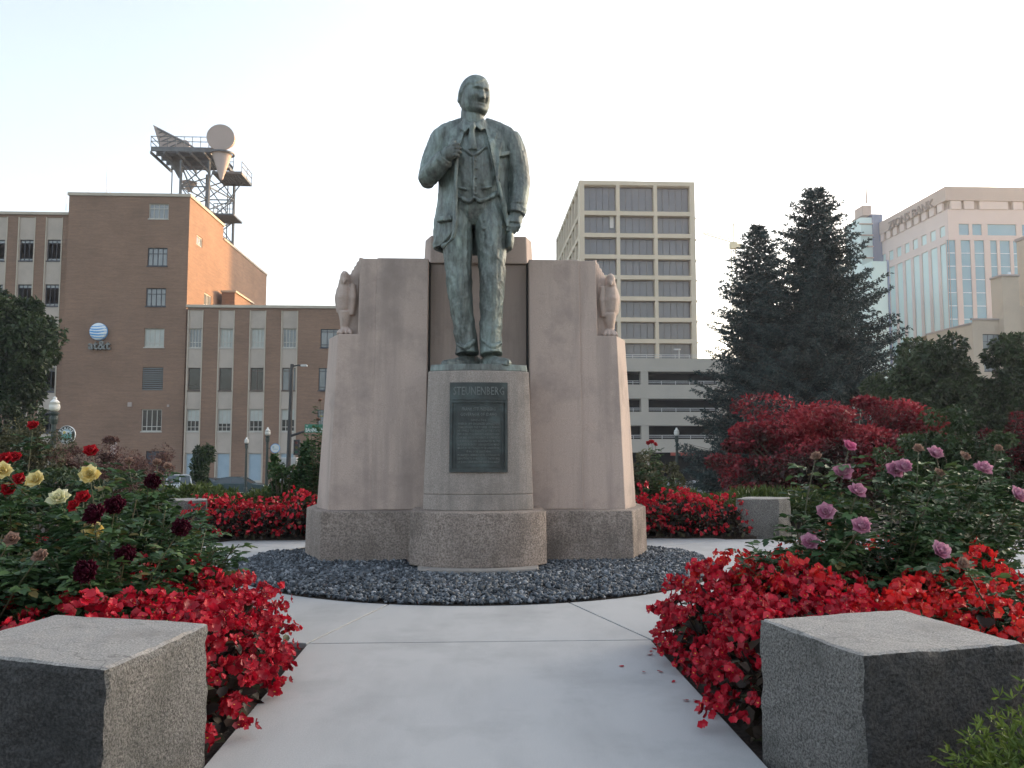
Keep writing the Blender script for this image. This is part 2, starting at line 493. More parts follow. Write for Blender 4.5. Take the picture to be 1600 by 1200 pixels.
# ------------------------------------------------------------------ the four granite end blocks
def block(quad, z1, label, sub=14, rough=.009):
    """rough granite block from four measured footprint corners (ccw)"""
    me_v = []; me_f = []
    idx = {}
    c = Vector((sum(q[0] for q in quad)/4, sum(q[1] for q in quad)/4, 0))
    N = sub; H = max(6, int(sub*.8))
    def P(u, v):
        a, b_, c_, d_ = [Vector((q[0], q[1], 0)) for q in quad]
        return (a*(1-u)+b_*u)*(1-v) + (d_*(1-u)+c_*u)*v
    def vid(i, j, k):
        key = (i, j, k)
        if key in idx: return idx[key]
        p = P(i/N, j/N); p.z = -.12 + (z1+.12)*k/H
        q = p.copy()
        ex = (i in (0, N)) + (j in (0, N)) + (k == H)
        amp = rough if k < H else rough*.6
        nv = Vector((noise.noise(q*4+Vector((3,1,7))), noise.noise(q*4+Vector((9,4,2))), noise.noise(q*4)*.6))
        nf = Vector((noise.noise(q*17), noise.noise(q*17+Vector((5,5,5))), noise.noise(q*17+Vector((8,1,3)))*.5))
        p = p + nv*amp*1.6 + nf*amp
        if ex >= 2:
            inw = Vector((c.x-p.x, c.y-p.y, -.3 if k == H else 0)).normalized()
            p += inw*(.007 + .022*max(0, noise.noise(q*7+Vector((2,2,2))))**1.2 + .008*abs(noise.noise(q*23)))
        idx[key] = len(me_v); me_v.append(p - c)
        return idx[key]
    mi = []
    for i in range(N):
        for k in range(H):
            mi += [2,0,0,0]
            me_f.append((vid(i,0,k),vid(i+1,0,k),vid(i+1,0,k+1),vid(i,0,k+1)))
            me_f.append((vid(i+1,N,k),vid(i,N,k),vid(i,N,k+1),vid(i+1,N,k+1)))
            me_f.append((vid(0,i+1,k),vid(0,i,k),vid(0,i,k+1),vid(0,i+1,k+1)))
            me_f.append((vid(N,i,k),vid(N,i+1,k),vid(N,i+1,k+1),vid(N,i,k+1)))
        for j in range(N):
            mi.append(1)
            me_f.append((vid(i,j,H),vid(i+1,j,H),vid(i+1,j+1,H),vid(i,j+1,H)))
    me = bpy.data.meshes.new("granite_block"); me.from_pydata([tuple(p) for p in me_v], [], me_f); me.update()
    for m_ in (m_block, m_block_top, m_block_dark if sub > 15 else m_block): me.materials.append(m_)
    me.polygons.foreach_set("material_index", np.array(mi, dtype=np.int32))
    o = put("granite_block", me, loc=c)
    return tag(o, label, "block", "granite blocks ending the flower beds")
def G(px, py, z):
    d = W(px, py, 1.0)-CAM; q = CAM + d*((z-CAM.z)/d.z); return Vector((q.x, q.y))
def cross2(a, b_, c_, d_):
    r = b_-a; s = d_-c_; t = ((c_.x-a.x)*s.y-(c_.y-a.y)*s.x)/(r.x*s.y-r.y*s.x); return a+r*t
_A, _B, _C = G(166,1046,.52), G(329,973,.52), G(85,959,.52)
_D = cross2(_A, G(0,1027,.52), _C, G(0,983,.52))
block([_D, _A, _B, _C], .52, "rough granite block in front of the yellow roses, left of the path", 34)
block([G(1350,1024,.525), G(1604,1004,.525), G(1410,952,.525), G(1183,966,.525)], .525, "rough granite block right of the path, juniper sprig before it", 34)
block([(3.55,11.2),(4.10,11.05),(4.42,11.45),(3.85,11.65)], .51, "small granite block at the right end of the far begonia bed", 10)
block([(-4.20,11.1),(-3.60,11.2),(-3.75,11.7),(-4.35,11.55)], .51, "small granite block at the left end of the far begonia bed", 10)
# ------------------------------------------------------------------ the monument
m_bronze = None
def make_bronze():
    m, nt, b, out = newmat("weathered bronze")
    n = tex(nt, 3.0, 8, .65, sc3=(1.2,1.2,.5)); r = ramp(nt, [(.32,(.085,.092,.083)),(.46,(.17,.192,.178)),(.60,(.245,.295,.27)),(.78,(.33,.42,.375))])
    nt.links.new(n.outputs[0], r.inputs[0])
    n2 = tex(nt, 14, 6, .7, sc3=(1.4,1.4,.35)); r2 = ramp(nt, [(.36,(.42,.42,.42)),(.62,(1.2,1.2,1.2))]); nt.links.new(n2.outputs[0], r2.inputs[0])
    col = mixc(nt, .8, r.outputs[0], mixc(nt, 1.0, r.outputs[0], r2.outputs[0], 'MULTIPLY'))
    n3 = tex(nt, 1.1, 5, .6); r3 = ramp(nt, [(.52,(0,0,0)),(.7,(1,1,1))]); nt.links.new(n3.outputs[0], r3.inputs[0])
    col = mixc(nt, r3.outputs[0], col, mixc(nt, .5, col, (.105,.088,.075)))
    nt.links.new(col, b.inputs["Base Color"])
    b.inputs["Metallic"].default_value = .25; b.inputs["Roughness"].default_value = .52
    n4 = tex(nt, 45, 5, .6); bp = nt.nodes.new("ShaderNodeBump"); bp.inputs["Strength"].default_value = .35; bp.inputs["Distance"].default_value = .01
    nt.links.new(n4.outputs[0], bp.inputs["Height"]); nt.links.new(bp.outputs[0], b.inputs["Normal"])
    return m
m_bronze = make_bronze()
m_plaque = MAT("dark bronze plaque", (.040,.044,.043), (.062,.075,.074), 5, .5, .3, 60, metal=.5, stain=(.09,.115,.11), stain_scale=5)
m_plaque_hi = MAT("plaque raised lettering", (.115,.125,.12), (.15,.165,.16), 12, .45, metal=.5)

mon = thing("granite_monument", "stepped pink granite monument carrying the bronze statue, carved eagles at its shoulders", "monument", (0, 8.85, 0))
OFF = (0, 8.85, 0)
def mpart(name, mb, mat, parent=None, bev=0.0, smooth=False):
    o = mb.build(name, mat, parent or mon, smooth)
    if bev: bevel(o, bev)
    return o
for s in (-1, 1):
    def pt(x, y): return (s*x, y)
    def poly(pts): return [pt(*p) for p in (pts if s > 0 else pts[::-1])]
    # base course
    b = MB(OFF); b.prism(poly([(.60,8.50),(1.61,8.50),(1.89,9.18),(1.89,10.1),(.60,10.1)]), .0, .553, poly([(.60,8.51),(1.60,8.51),(1.88,9.185),(1.88,10.1),(.60,10.1)]))
    mpart("base_block", b, m_granite_rough, bev=.012)
    b = MB(OFF); b.prism(poly([(.55,8.56),(1.52,8.60),(1.60,8.9),(1.6,10),(.55,10)]), -.05, .06); mpart("footing", b, m_footing, bev=.01)
    # wing: inner proud slab, outer shaft with chamfer, shelf and narrower upper shaft
    ZS, ZT, z0 = 2.42, 3.255, .553
    b = MB(OFF); b.prism(poly([(.555,8.72),(1.12,8.72),(1.12,10.0),(.555,10.0)]), z0, ZT, poly([(.545,8.80),(1.10,8.80),(1.10,10.0),(.545,10.0)]))
    mpart("wing", b, m_granite, bev=.01)
    fy = lambda z: 8.742 + .078*(z-z0)/(ZT-z0)      # battered front face of the outer shaft
    xo = lambda z: 1.57 - .065*(z-z0)/(ZS-z0)
    sm = MB(OFF); V_ = [(1.10,fy(z0),z0),(xo(z0),fy(z0),z0),(1.765,9.16,z0),(1.765,10.0,z0),(1.10,10.0,z0),
        (1.10,fy(ZS),ZS),(1.292,fy(ZS),ZS),(xo(ZS),fy(ZS),ZS),(1.665,9.18,ZS),(1.665,10.0,ZS),(1.10,10.0,ZS),(1.35,9.12,ZS),(1.35,10.0,ZS),
        (1.10,fy(ZT),ZT-.004),(1.285,fy(ZT),ZT-.004),(1.345,9.14,ZT-.004),(1.345,10.0,ZT-.004),(1.10,10.0,ZT-.004)]
    F_ = [(0,1,7,6,5),(1,2,8,7),(2,3,9,8),(5,6,14,13),(6,7,8,11),(8,9,12,11),(6,11,15,14),(11,12,16,15),(13,14,15,16,17)]
    if s < 0: F_ = [f[::-1] for f in F_]
    sm.add([(s*x, y, z) for x, y, z in V_], F_)
    mpart("outer_shaft", sm, m_granite, bev=.008)
# middle: base, footing, back slab, capping block
def curved(hw, y0, bulge, n=14):
    return [(hw*math.sin(t)/math.sin(1.0), y0 - bulge*(math.cos(t)-math.cos(1.0))/(1-math.cos(1.0))) for t in np.linspace(-1, 1, n)]
b = MB(OFF); b.prism(curved(.665, 8.02, .27)+[(.665,8.6),(-.665,8.6)], .08, .592, [(x*.992, y+.004) for x, y in curved(.665, 8.02, .27)]+[(.66,8.6),(-.66,8.6)])
mpart("base_block", b, m_granite_rough, bev=.012)
b = MB(OFF); b.prism([(-.56,7.72),(-.2,7.64),(.25,7.65),(.56,7.73),(.62,8.5),(-.62,8.5)], -.05, .083); mpart("footing", b, m_footing, bev=.012)
b = MB(OFF); b.box(-.53, .53, 9.02, 9.9, .553, 3.24); mpart("back_slab", b, m_granite)
b = MB(OFF); b.prism([(-.54,8.98),(.54,8.98),(.62,9.2),(.62,9.9),(-.62,9.9),(-.62,9.2)], 3.245, 3.56, [(-.53,8.99),(.53,8.99),(.605,9.21),(.605,9.9),(-.605,9.9),(-.605,9.21)])
mpart("capping_block", b, m_granite, bev=.012)
for xj in (-.56, .532):
    b = MB(OFF); b.box(xj, xj+.028, 8.9, 9.03, .6, 3.24); mpart("joint", b, m_black_joint)
# pedestal
ZP0, ZP1 = .592, 1.965
lo = curved(.545, 8.17, .15)+[(.545,8.98),(-.545,8.98)]; hi = curved(.505, 8.20, .14)+[(.505,8.98),(-.505,8.98)]
def lerp_poly(t): return [((1-t)*a[0]+t*c[0], (1-t)*a[1]+t*c[1]) for a, c in zip(lo, hi)]
tj = (.745-ZP0)/(ZP1-ZP0)
b = MB(OFF); b.prism(lerp_poly(0), ZP0, .742, lerp_poly(tj)); ped = mpart("pedestal", b, m_granite_cap, bev=.008)
b = MB(OFF); b.prism(lerp_poly(tj), .747, ZP1, lerp_poly(1)); mpart("pedestal", b, m_granite_cap, bev=.010)
b = MB(OFF); b.prism([(x*.99, y+.008) for x, y in lerp_poly(tj)], .741, .748); mpart("joint", b, m_footing)
# plaque (slightly bowed like the pedestal face)
def bow(x, z):
    t = (z-ZP0)/(ZP1-ZP0); hw = .545-.04*t; y0 = 8.17+.03*t; bl = .15-.01*t
    th = math.asin(max(-1, min(1, x*math.sin(1.0)/hw)))
    return y0 - bl*(math.cos(th)-math.cos(1.0))/(1-math.cos(1.0))
def plate(x0, x1, z0, z1, proud, name, mat, parent, nx=12, th=.03):
    m = MB(OFF); vs = []; fs = []
    for iz, z in enumerate((z0, z1)):
        for k in range(nx+1):
            x = x0+(x1-x0)*k/nx
            vs.append((x, bow(x,z)-proud, z)); vs.append((x, bow(x,z)-proud+th, z))
    n2 = 2*(nx+1)
    for k in range(nx):
        a = 2*k
        fs += [(a,a+2,n2+a+2,n2+a), (n2+a+1,n2+a+3,a+3,a+1), (n2+a,n2+a+2,n2+a+3,n2+a+1), (a+1,a+3,a+2,a)]
    fs += [(0,n2,n2+1,1), (2*nx+1,n2+2*nx+1,n2+2*nx,2*nx)]
    m.add(vs, fs)
    return m.build(name, mat, parent)
plq = plate(-.285, .285, .965, 1.845, .012, "plaque", m_plaque, mon)
plate(-.285, .285, 1.672, 1.690, .030, "moulding", m_plaque, plq)
for (x0,x1,z0,z1) in ((-.285,.285,.965,.992),(-.285,-.258,.992,1.672),(.258,.285,.992,1.672),(-.262,.262,1.645,1.668)):
    plate(x0, x1, z0, z1, .026, "frame_bar", m_plaque, plq, nx=6)
for (x0,x1,z0,z1) in ((-.235,-.228,1.02,1.62),(.228,.235,1.02,1.62),(-.20,.20,1.624,1.630),(-.235,.235,1.012,1.018)):
    plate(x0, x1, z0, z1, .018, "frame_bar", m_plaque, plq, nx=6)
def plaque_text(body, size, z, proud, mat, bold=0.0, width=None):
    me = text_mesh(body, size, .006, bold=bold, res=1)
    co = np.zeros(len(me.vertices)*3, dtype=np.float32); me.vertices.foreach_get("co", co); co = co.reshape(-1,3)
    w = co[:,0].max()-co[:,0].min(); sx = (width/w) if width else 1.0
    out = np.zeros_like(co)
    cx = (co[:,0].max()+co[:,0].min())/2
    for i, (x, y, zz) in enumerate(co):
        X = (x-cx)*sx; Z = z + y
        out[i] = (X-OFF[0], bow(X, Z)-proud-zz-OFF[1], Z)
    me.vertices.foreach_set("co", out.ravel()); me.update()
    return put("lettering", me, mat, plq)
plaque_text("STEUNENBERG", .115, 1.722, .013, m_plaque_hi, .001, .50)
lines = ["FRANK STEUNENBERG", "GOVERNOR OF IDAHO", "1897-1900", "WHEN IN 1899 ORGANIZED LAWLESSNESS", "CHALLENGED THE POWER OF IDAHO", "HE UPHELD THE DIGNITY OF THE STATE", "ENFORCED ITS AUTHORITY AND RESTORED", "LAW AND ORDER WITHIN ITS BOUNDARIES", "FOR WHICH HE WAS ASSASSINATED IN 1905", "RUGGED IN BODY RESOLUTE IN MIND", "MASSIVE IN THE STRENGTH OF HIS CONVICTIONS", "HE WAS OF THE GRANITE HEWN", "IN GRATEFUL MEMORY OF HIS COURAGEOUS", "DEVOTION TO PUBLIC DUTY THE PEOPLE", "OF IDAHO HAVE ERECTED THIS MONUMENT"]
zz = 1.565
for i, ln in enumerate(lines):
    sz = .046 if i < 2 else .03
    plaque_text(ln, sz, zz, .012, m_plaque_hi, .0005, (.33 if i == 0 else .36 if i == 1 else .15 if i == 2 else .24 if i == 11 else .41))
    zz -= .052 if i < 2 else .034

# ------------------------------------------------------------------ voxel-fused figures (statue, eagles)
def fuse(mb, name, voxel, smooth_it=2, fold=None):
    me = mb.mesh(name); o = bpy.data.objects.new("fuse_tmp", me); COL.objects.link(o)
    m = o.modifiers.new("r", 'REMESH'); m.mode = 'VOXEL'; m.voxel_size = voxel; m.adaptivity = 0.0
    if smooth_it:
        s_ = o.modifiers.new("s", 'SMOOTH'); s_.iterations = smooth_it; s_.factor = .5
    out = evaluated(o, name)
    n = len(out.vertices)
    if fold:
        co = np.zeros(n*3, dtype=np.float32); out.vertices.foreach_get("co", co); co = co.reshape(-1,3)
        nr = np.zeros(n*3, dtype=np.float32); out.vertices.foreach_get("normal", nr); nr = nr.reshape(-1,3)
        d = np.array([fold(Vector(c)) for c in co], dtype=np.float32)
        out.vertices.foreach_set("co", (co + nr*d[:,None]).ravel())
    out.polygons.foreach_set("use_smooth", np.ones(len(out.polygons), dtype=bool))
    out.update()
    return out

YS = 8.47
SOFF = (0, YS, 2.03)
def S(px, py, dy=0.0): return W(px, py, YS + dy)
def mpp(py): return ((W(741, py, YS) - CAM).dot(_f)) / FPX     # metres per photograph pixel there

st = MB(SOFF)
def limb(pts, n=18, ref=(0,1,0)):
    """pts: (px, py, dy, half width px, half depth px)"""
    P = [S(p[0], p[1], p[2]) for p in pts]
    R = [(p[3]*mpp(p[1]), p[4]*mpp(p[1])) for p in pts]
    # refine with catmull-rom
    PP = []; RR = []; m = len(P)
    for i in range(m-1):
        p0, p1, p2, p3 = P[max(i-1,0)], P[i], P[i+1], P[min(i+2,m-1)]
        for k in range(4):
            t = k/4
            PP.append(.5*((2*p1)+(p2-p0)*t+(2*p0-5*p1+4*p2-p3)*t*t+(3*p1-p0-3*p2+p3)*t**3))
            RR.append(tuple(R[i][c]*(1-t)+R[i+1][c]*t for c in (0,1)))
    PP.append(P[-1]); RR.append(R[-1])
    st.tube(PP, RR, n, ref)
def blob(px, py, dy, rx, ry, rz, n=12):
    """ellipsoid, radii in metres"""
    c = S(px, py, dy); vs = []; fs = []
    for i in range(n+1):
        ph = math.pi*i/n
        for k in range(2*n):
            a = math.pi*k/n
            vs.append(c + Vector((rx*math.sin(ph)*math.cos(a), ry*math.sin(ph)*math.sin(a), -rz*math.cos(ph))))
    for i in range(n):
        for k in range(2*n): fs.append((i*2*n+k, i*2*n+(k+1)%(2*n), (i+1)*2*n+(k+1)%(2*n), (i+1)*2*n+k))
    st.add(vs, fs)
def rod(a, b_, r0, r1, n=8):
    A = S(*a); B = S(*b_); st.tube([A-(B-A)*.05, A, B, B+(B-A)*.05], [r0*.5, r0, r1, r1*.5], n)
# legs (viewer's left, viewer's right)
limb([(716,318,.03,23,26),(715,345,.03,24,28),(715,380,.02,23,28),(716,415,.01,21,25),(718,445,.0,19,22),(721,480,.02,17.5,21),(726,515,.04,17,20),(729,540,.05,17,20),(730,554,.04,18,22)])
limb([(762,318,.03,25,26),(766,345,.02,26,29),(768,380,.0,23,28),(769,415,-.02,21,26),(769,445,-.04,19,23),(768,480,-.03,18,21),(767,515,-.02,17.5,20),(767,540,-.02,17,20),(768,554,-.03,17.5,22)])
# trouser breaks
limb([(713,536,-.06,3,4),(726,543,-.10,4,4),(742,532,-.07,2.5,4)], 10)
limb([(754,531,-.10,2.5,4),(769,542,-.15,4,4),(783,536,-.11,3,4)], 10)
# hips, belly in waistcoat, chest
limb([(739,352,.06,26,18),(739,344,.05,40,25),(739,330,.03,46,30),(740,312,.02,44,31),(740,290,.01,44,33),(740,268,.01,43,33),(740,245,.02,44,31),(740,222,.04,46,26),(740,206,.06,36,20),(740,196,.07,22,15)], 28)
# waistcoat hem with its points
limb([(706,302,-.13,3.4,4),(722,310,-.195,3.4,4),(733,314,-.21,3.2,4),(741,309,-.215,2.6,4),(750,314,-.21,3.2,4),(764,309,-.185,3.4,4),(782,300,-.10,3.4,4)], 10)
limb([(740,240,-.19,1.6,3),(740,268,-.225,1.6,3),(740,308,-.215,1.6,3)], 8)
for yb in (250, 263, 277, 291, 303): blob(743.5, yb, -.228, .011, .009, .011, 6)
limb([(716,293,-.195,1.6,2.5),(729,296,-.222,1.6,2.5)], 8); limb([(753,295,-.222,1.6,2.5),(768,292,-.19,1.6,2.5)], 8)
# trouser fly and hand-in-pocket style creases
for (a, c_) in (((757,345,-.16),(786,352,-.06)),((755,357,-.165),(786,364,-.06)),((760,334,-.16),(786,338,-.07)),((757,371,-.15),(782,380,-.08))):
    rod(a, c_, .016, .010)
# jacket: an open sheet with thickness, wrapping round the back
tab = [(196,740,25,.13,728,754),(204,740,44,.16,723,762),(213,740,57,.19,719,766),(228,741,60,.215,716,770),(245,741,59,.235,714,773),(270,741,56,.25,713,777),(300,741,56,.25,713,782),(325,741,58,.26,713,789),(345,740,60,.27,712.5,794),(362,739.5,61,.28,711,796),(374,739,61,.285,706,796),(383,738.5,61,.285,697,795),(390,738,60,.285,686,794)]
def coat():
    rows = []; NT = 44
    for (py, cx, hw, hd, xl, xr) in tab:
        k = mpp(py); tL = math.acos(max(-.999, min(.999, (xl-cx)/hw))); tR = math.acos(max(-.999, min(.999, (xr-cx)/hw)))
        out_, in_ = [], []
        for i in range(NT+1):
            t = tL + (2*math.pi+tR-tL)*i/NT
            c = S(cx, py, .04)
            fl = 1 + .02*math.sin(t*5+py*.03)*min(1, max(0, (py-260)/80))
            rx = hw*k*fl; ry = hd*fl
            out_.append(c + Vector((rx*math.cos(t), -ry*math.sin(t), 0)))
            in_.append(c + Vector(((rx-.045)*math.cos(t), -(ry-.045)*math.sin(t), 0)))
        rows.append((out_, in_))
    vs = []; fs = []; n1 = NT+1
    for o_, i_ in rows: vs += o_ + i_
    m = len(rows)
    for j in range(m-1):
        a = j*2*n1; c = (j+1)*2*n1
        for i in range(NT):
            fs.append((a+i, c+i, c+i+1, a+i+1)); fs.append((a+n1+i+1, c+n1+i+1, c+n1+i, a+n1+i))
        fs.append((a, a+n1, c+n1, c)); fs.append((a+NT, c+NT, c+n1+NT, a+n1+NT))
    for i in range(NT):
        fs.append((i, i+1, n1+i+1, n1+i)); a = (m-1)*2*n1; fs.append((a+i, a+n1+i, a+n1+i+1, a+i+1))
    st.add(vs, fs)
coat()
# lapels: raised folds along the jacket edge
def plate3(pts, th):
    P = [S(*p) for p in pts]; n = len(P); d = Vector((0, th, 0))
    st.add(P + [p+d for p in P], [tuple(range(n)), tuple(range(2*n-1, n-1, -1))] + [(i, n+i, n+(i+1)%n, (i+1)%n) for i in range(n)])
plate3([(723,192,-.08),(728,199,-.125),(720,222,-.215),(715,240,-.245),(712,258,-.25),(703,240,-.225),(698,222,-.17),(707,218,-.18),(703,208,-.12),(712,199,-.08)], .07)
plate3([(757,192,-.08),(768,199,-.08),(778,207,-.11),(774,216,-.17),(784,221,-.155),(781,245,-.20),(779,285,-.215),(776,285,-.225),(771,250,-.245),(765,225,-.225),(758,200,-.13)], .07)
limb([(713,240,-.235,3.2,4),(712,280,-.25,3.2,4),(711.5,320,-.255,3.2,4),(711,350,-.265,3.2,4),(706,372,-.26,3.2,4),(692,386,-.22,3.2,4)], 8)
limb([(778,285,-.20,3,4),(786,315,-.18,3,4),(793,345,-.13,3,4)], 8)
# pocket flap left skirt, breast pocket right
plate3([(683,338,-.14),(704,336,-.245),(705,343,-.25),(683,346,-.145)], .05)
plate3([(783,238,-.175),(796,235,-.12),(796,241,-.12),(783,244,-.18)], .05)
# hem at the back seen between hand and thigh
limb([(797,366,-.02,5,22),(797,378,-.01,5,24),(796,389,.0,4,22)], 12)
# shoulders
limb([(724,198,.05,14,17),(706,206,.05,15,19),(690,217,.04,17,21),(683,232,.03,17,21)], 18)
limb([(756,198,.05,14,17),(776,206,.05,15,19),(792,217,.04,17,21),(800,232,.03,17,21)], 18)
# viewer's left arm, bent, hand on the lapel
limb([(688,216,.03,15,19),(681,238,.02,17,21),(674,258,.0,17,21),(669,274,-.04,16,20),(668,284,-.08,11,15)], 18)
limb([(666,280,-.04,12,14),(671,275,-.10,14.5,17),(681,263,-.19,15,17),(692,250,-.26,13.5,15),(697,245,-.285,12.5,14)], 18)
limb([(690,252,-.25,14.6,16),(694,248,-.27,14.6,16)], 16)   # cuff
for k, (a, c_) in enumerate((((664,262,-.1),(684,270,-.24)),((667,254,-.12),(688,262,-.26)),((666,272,-.12),(680,282,-.18)),((668,246,-.08),(684,250,-.16)))):
    rod(a, c_, .022, .014)
limb([(697,245,-.285,9.5,9),(703,239,-.30,11,9),(709,235,-.305,9,8)], 14)    # palm
for i, (x0,y0,x1,y1) in enumerate(((703,228,718,224.5),(704,233,719.5,230.5),(705,238.5,719,237),(705,243.5,717,243.5))):
    st.tube([S(x0,y0,-.325), S((x0+x1)/2,y0-1.5,-.345), S(x1-2,y1,-.335), S(x1,y1+1,-.29), S(x1-4,y1+2,-.265)], [.017,.019,.018,.016,.012], 8)
st.tube([S(699,238,-.31), S(703,229,-.33), S(708,223,-.325), S(712,221,-.30)], [.02,.021,.018,.012], 8)
# viewer's right arm, hanging
limb([(795,214,.03,16,20),(803,234,.03,18,22),(809,258,.02,17,21),(812.5,280,.0,15.5,19),(812,303,-.04,15,18),(808.5,322,-.08,13.5,16),(806.5,333,-.10,13,15)], 18)
limb([(808.5,326,-.09,14,16),(806.5,335,-.10,13.8,15.5)], 16)
limb([(805.5,334,-.10,9,8),(804.5,342,-.11,11,9),(803.5,350,-.12,11,9)], 14)
for i, (x0, x1, ye) in enumerate(((795.5,794,361),(800.5,799,364),(806,804,363.5),(811,808.5,360.5))):
    st.tube([S(x0,348,-.13), S(x0,354,-.15), S(x1,ye-2,-.135), S(x1-.5,ye,-.10), S(x1,ye-5,-.075)], [.019,.020,.019,.016,.012], 8)
st.tube([S(797,338,-.13), S(793,346,-.16), S(793.5,354,-.165)], [.018,.019,.013], 8)
# shoes
def shoe(px, py, dy, ang, L):
    c = S(px, py, dy); c.z = 2.03
    d = Vector((math.sin(ang), -math.cos(ang), 0)); sdv = Vector((d.y*-1, d.x, 0))
    rows = [(-.26,.055,.10),(-.22,.07,.12),(-.1,.075,.13),(.05,.075,.11),(.2,.085,.075),(.32,.08,.06),(.40,.05,.045),(.43,.02,.03)]
    vs = []; fs = []; n = 12
    for t, w, h in rows:
        for k in range(n):
            a = 2*math.pi*k/n; zz_ = math.sin(a); zz_ = zz_*h if zz_ > 0 else zz_*.03
            vs.append(c + d*(t*L) + sdv*(w*math.cos(a)) + Vector((0,0,.012+zz_)))
    m_ = len(rows)
    for i in range(m_-1):
        for k in range(n): fs.append((i*n+k, i*n+(k+1)%n, (i+1)*n+(k+1)%n, (i+1)*n+k))
    fs.append(tuple(range(n-1,-1,-1))); fs.append(tuple((m_-1)*n+k for k in range(n)))
    st.add(vs, fs)
shoe(727, 560, .04, -.75, .78); shoe(770, 560, -.06, .42, .80)
# neck, shirt collar, tie
limb([(739,206,.08,20,20),(738,194,.07,19,20),(738,182,.06,18.5,19),(739,168,.06,17.5,18)], 18)
plate3([(719,191,-.06),(725,184,-.12),(737,194,-.20),(727,206,-.20),(718,200,-.11)], .08)
plate3([(762,191,-.05),(756,184,-.11),(741,194,-.20),(751,203,-.19),(763,199,-.10)], .08)
limb([(739,193,-.16,3.6,4),(738.5,199,-.195,4.6,5),(738,204,-.20,3.4,4),(738,215,-.195,5,4),(738.5,234,-.20,6.5,4)], 12)
limb([(722,230,-.165,2.4,3),(732,238,-.2,2.4,3),(740,243,-.205,2.2,3),(748,238,-.2,2.4,3),(760,229,-.165,2.4,3)], 8)
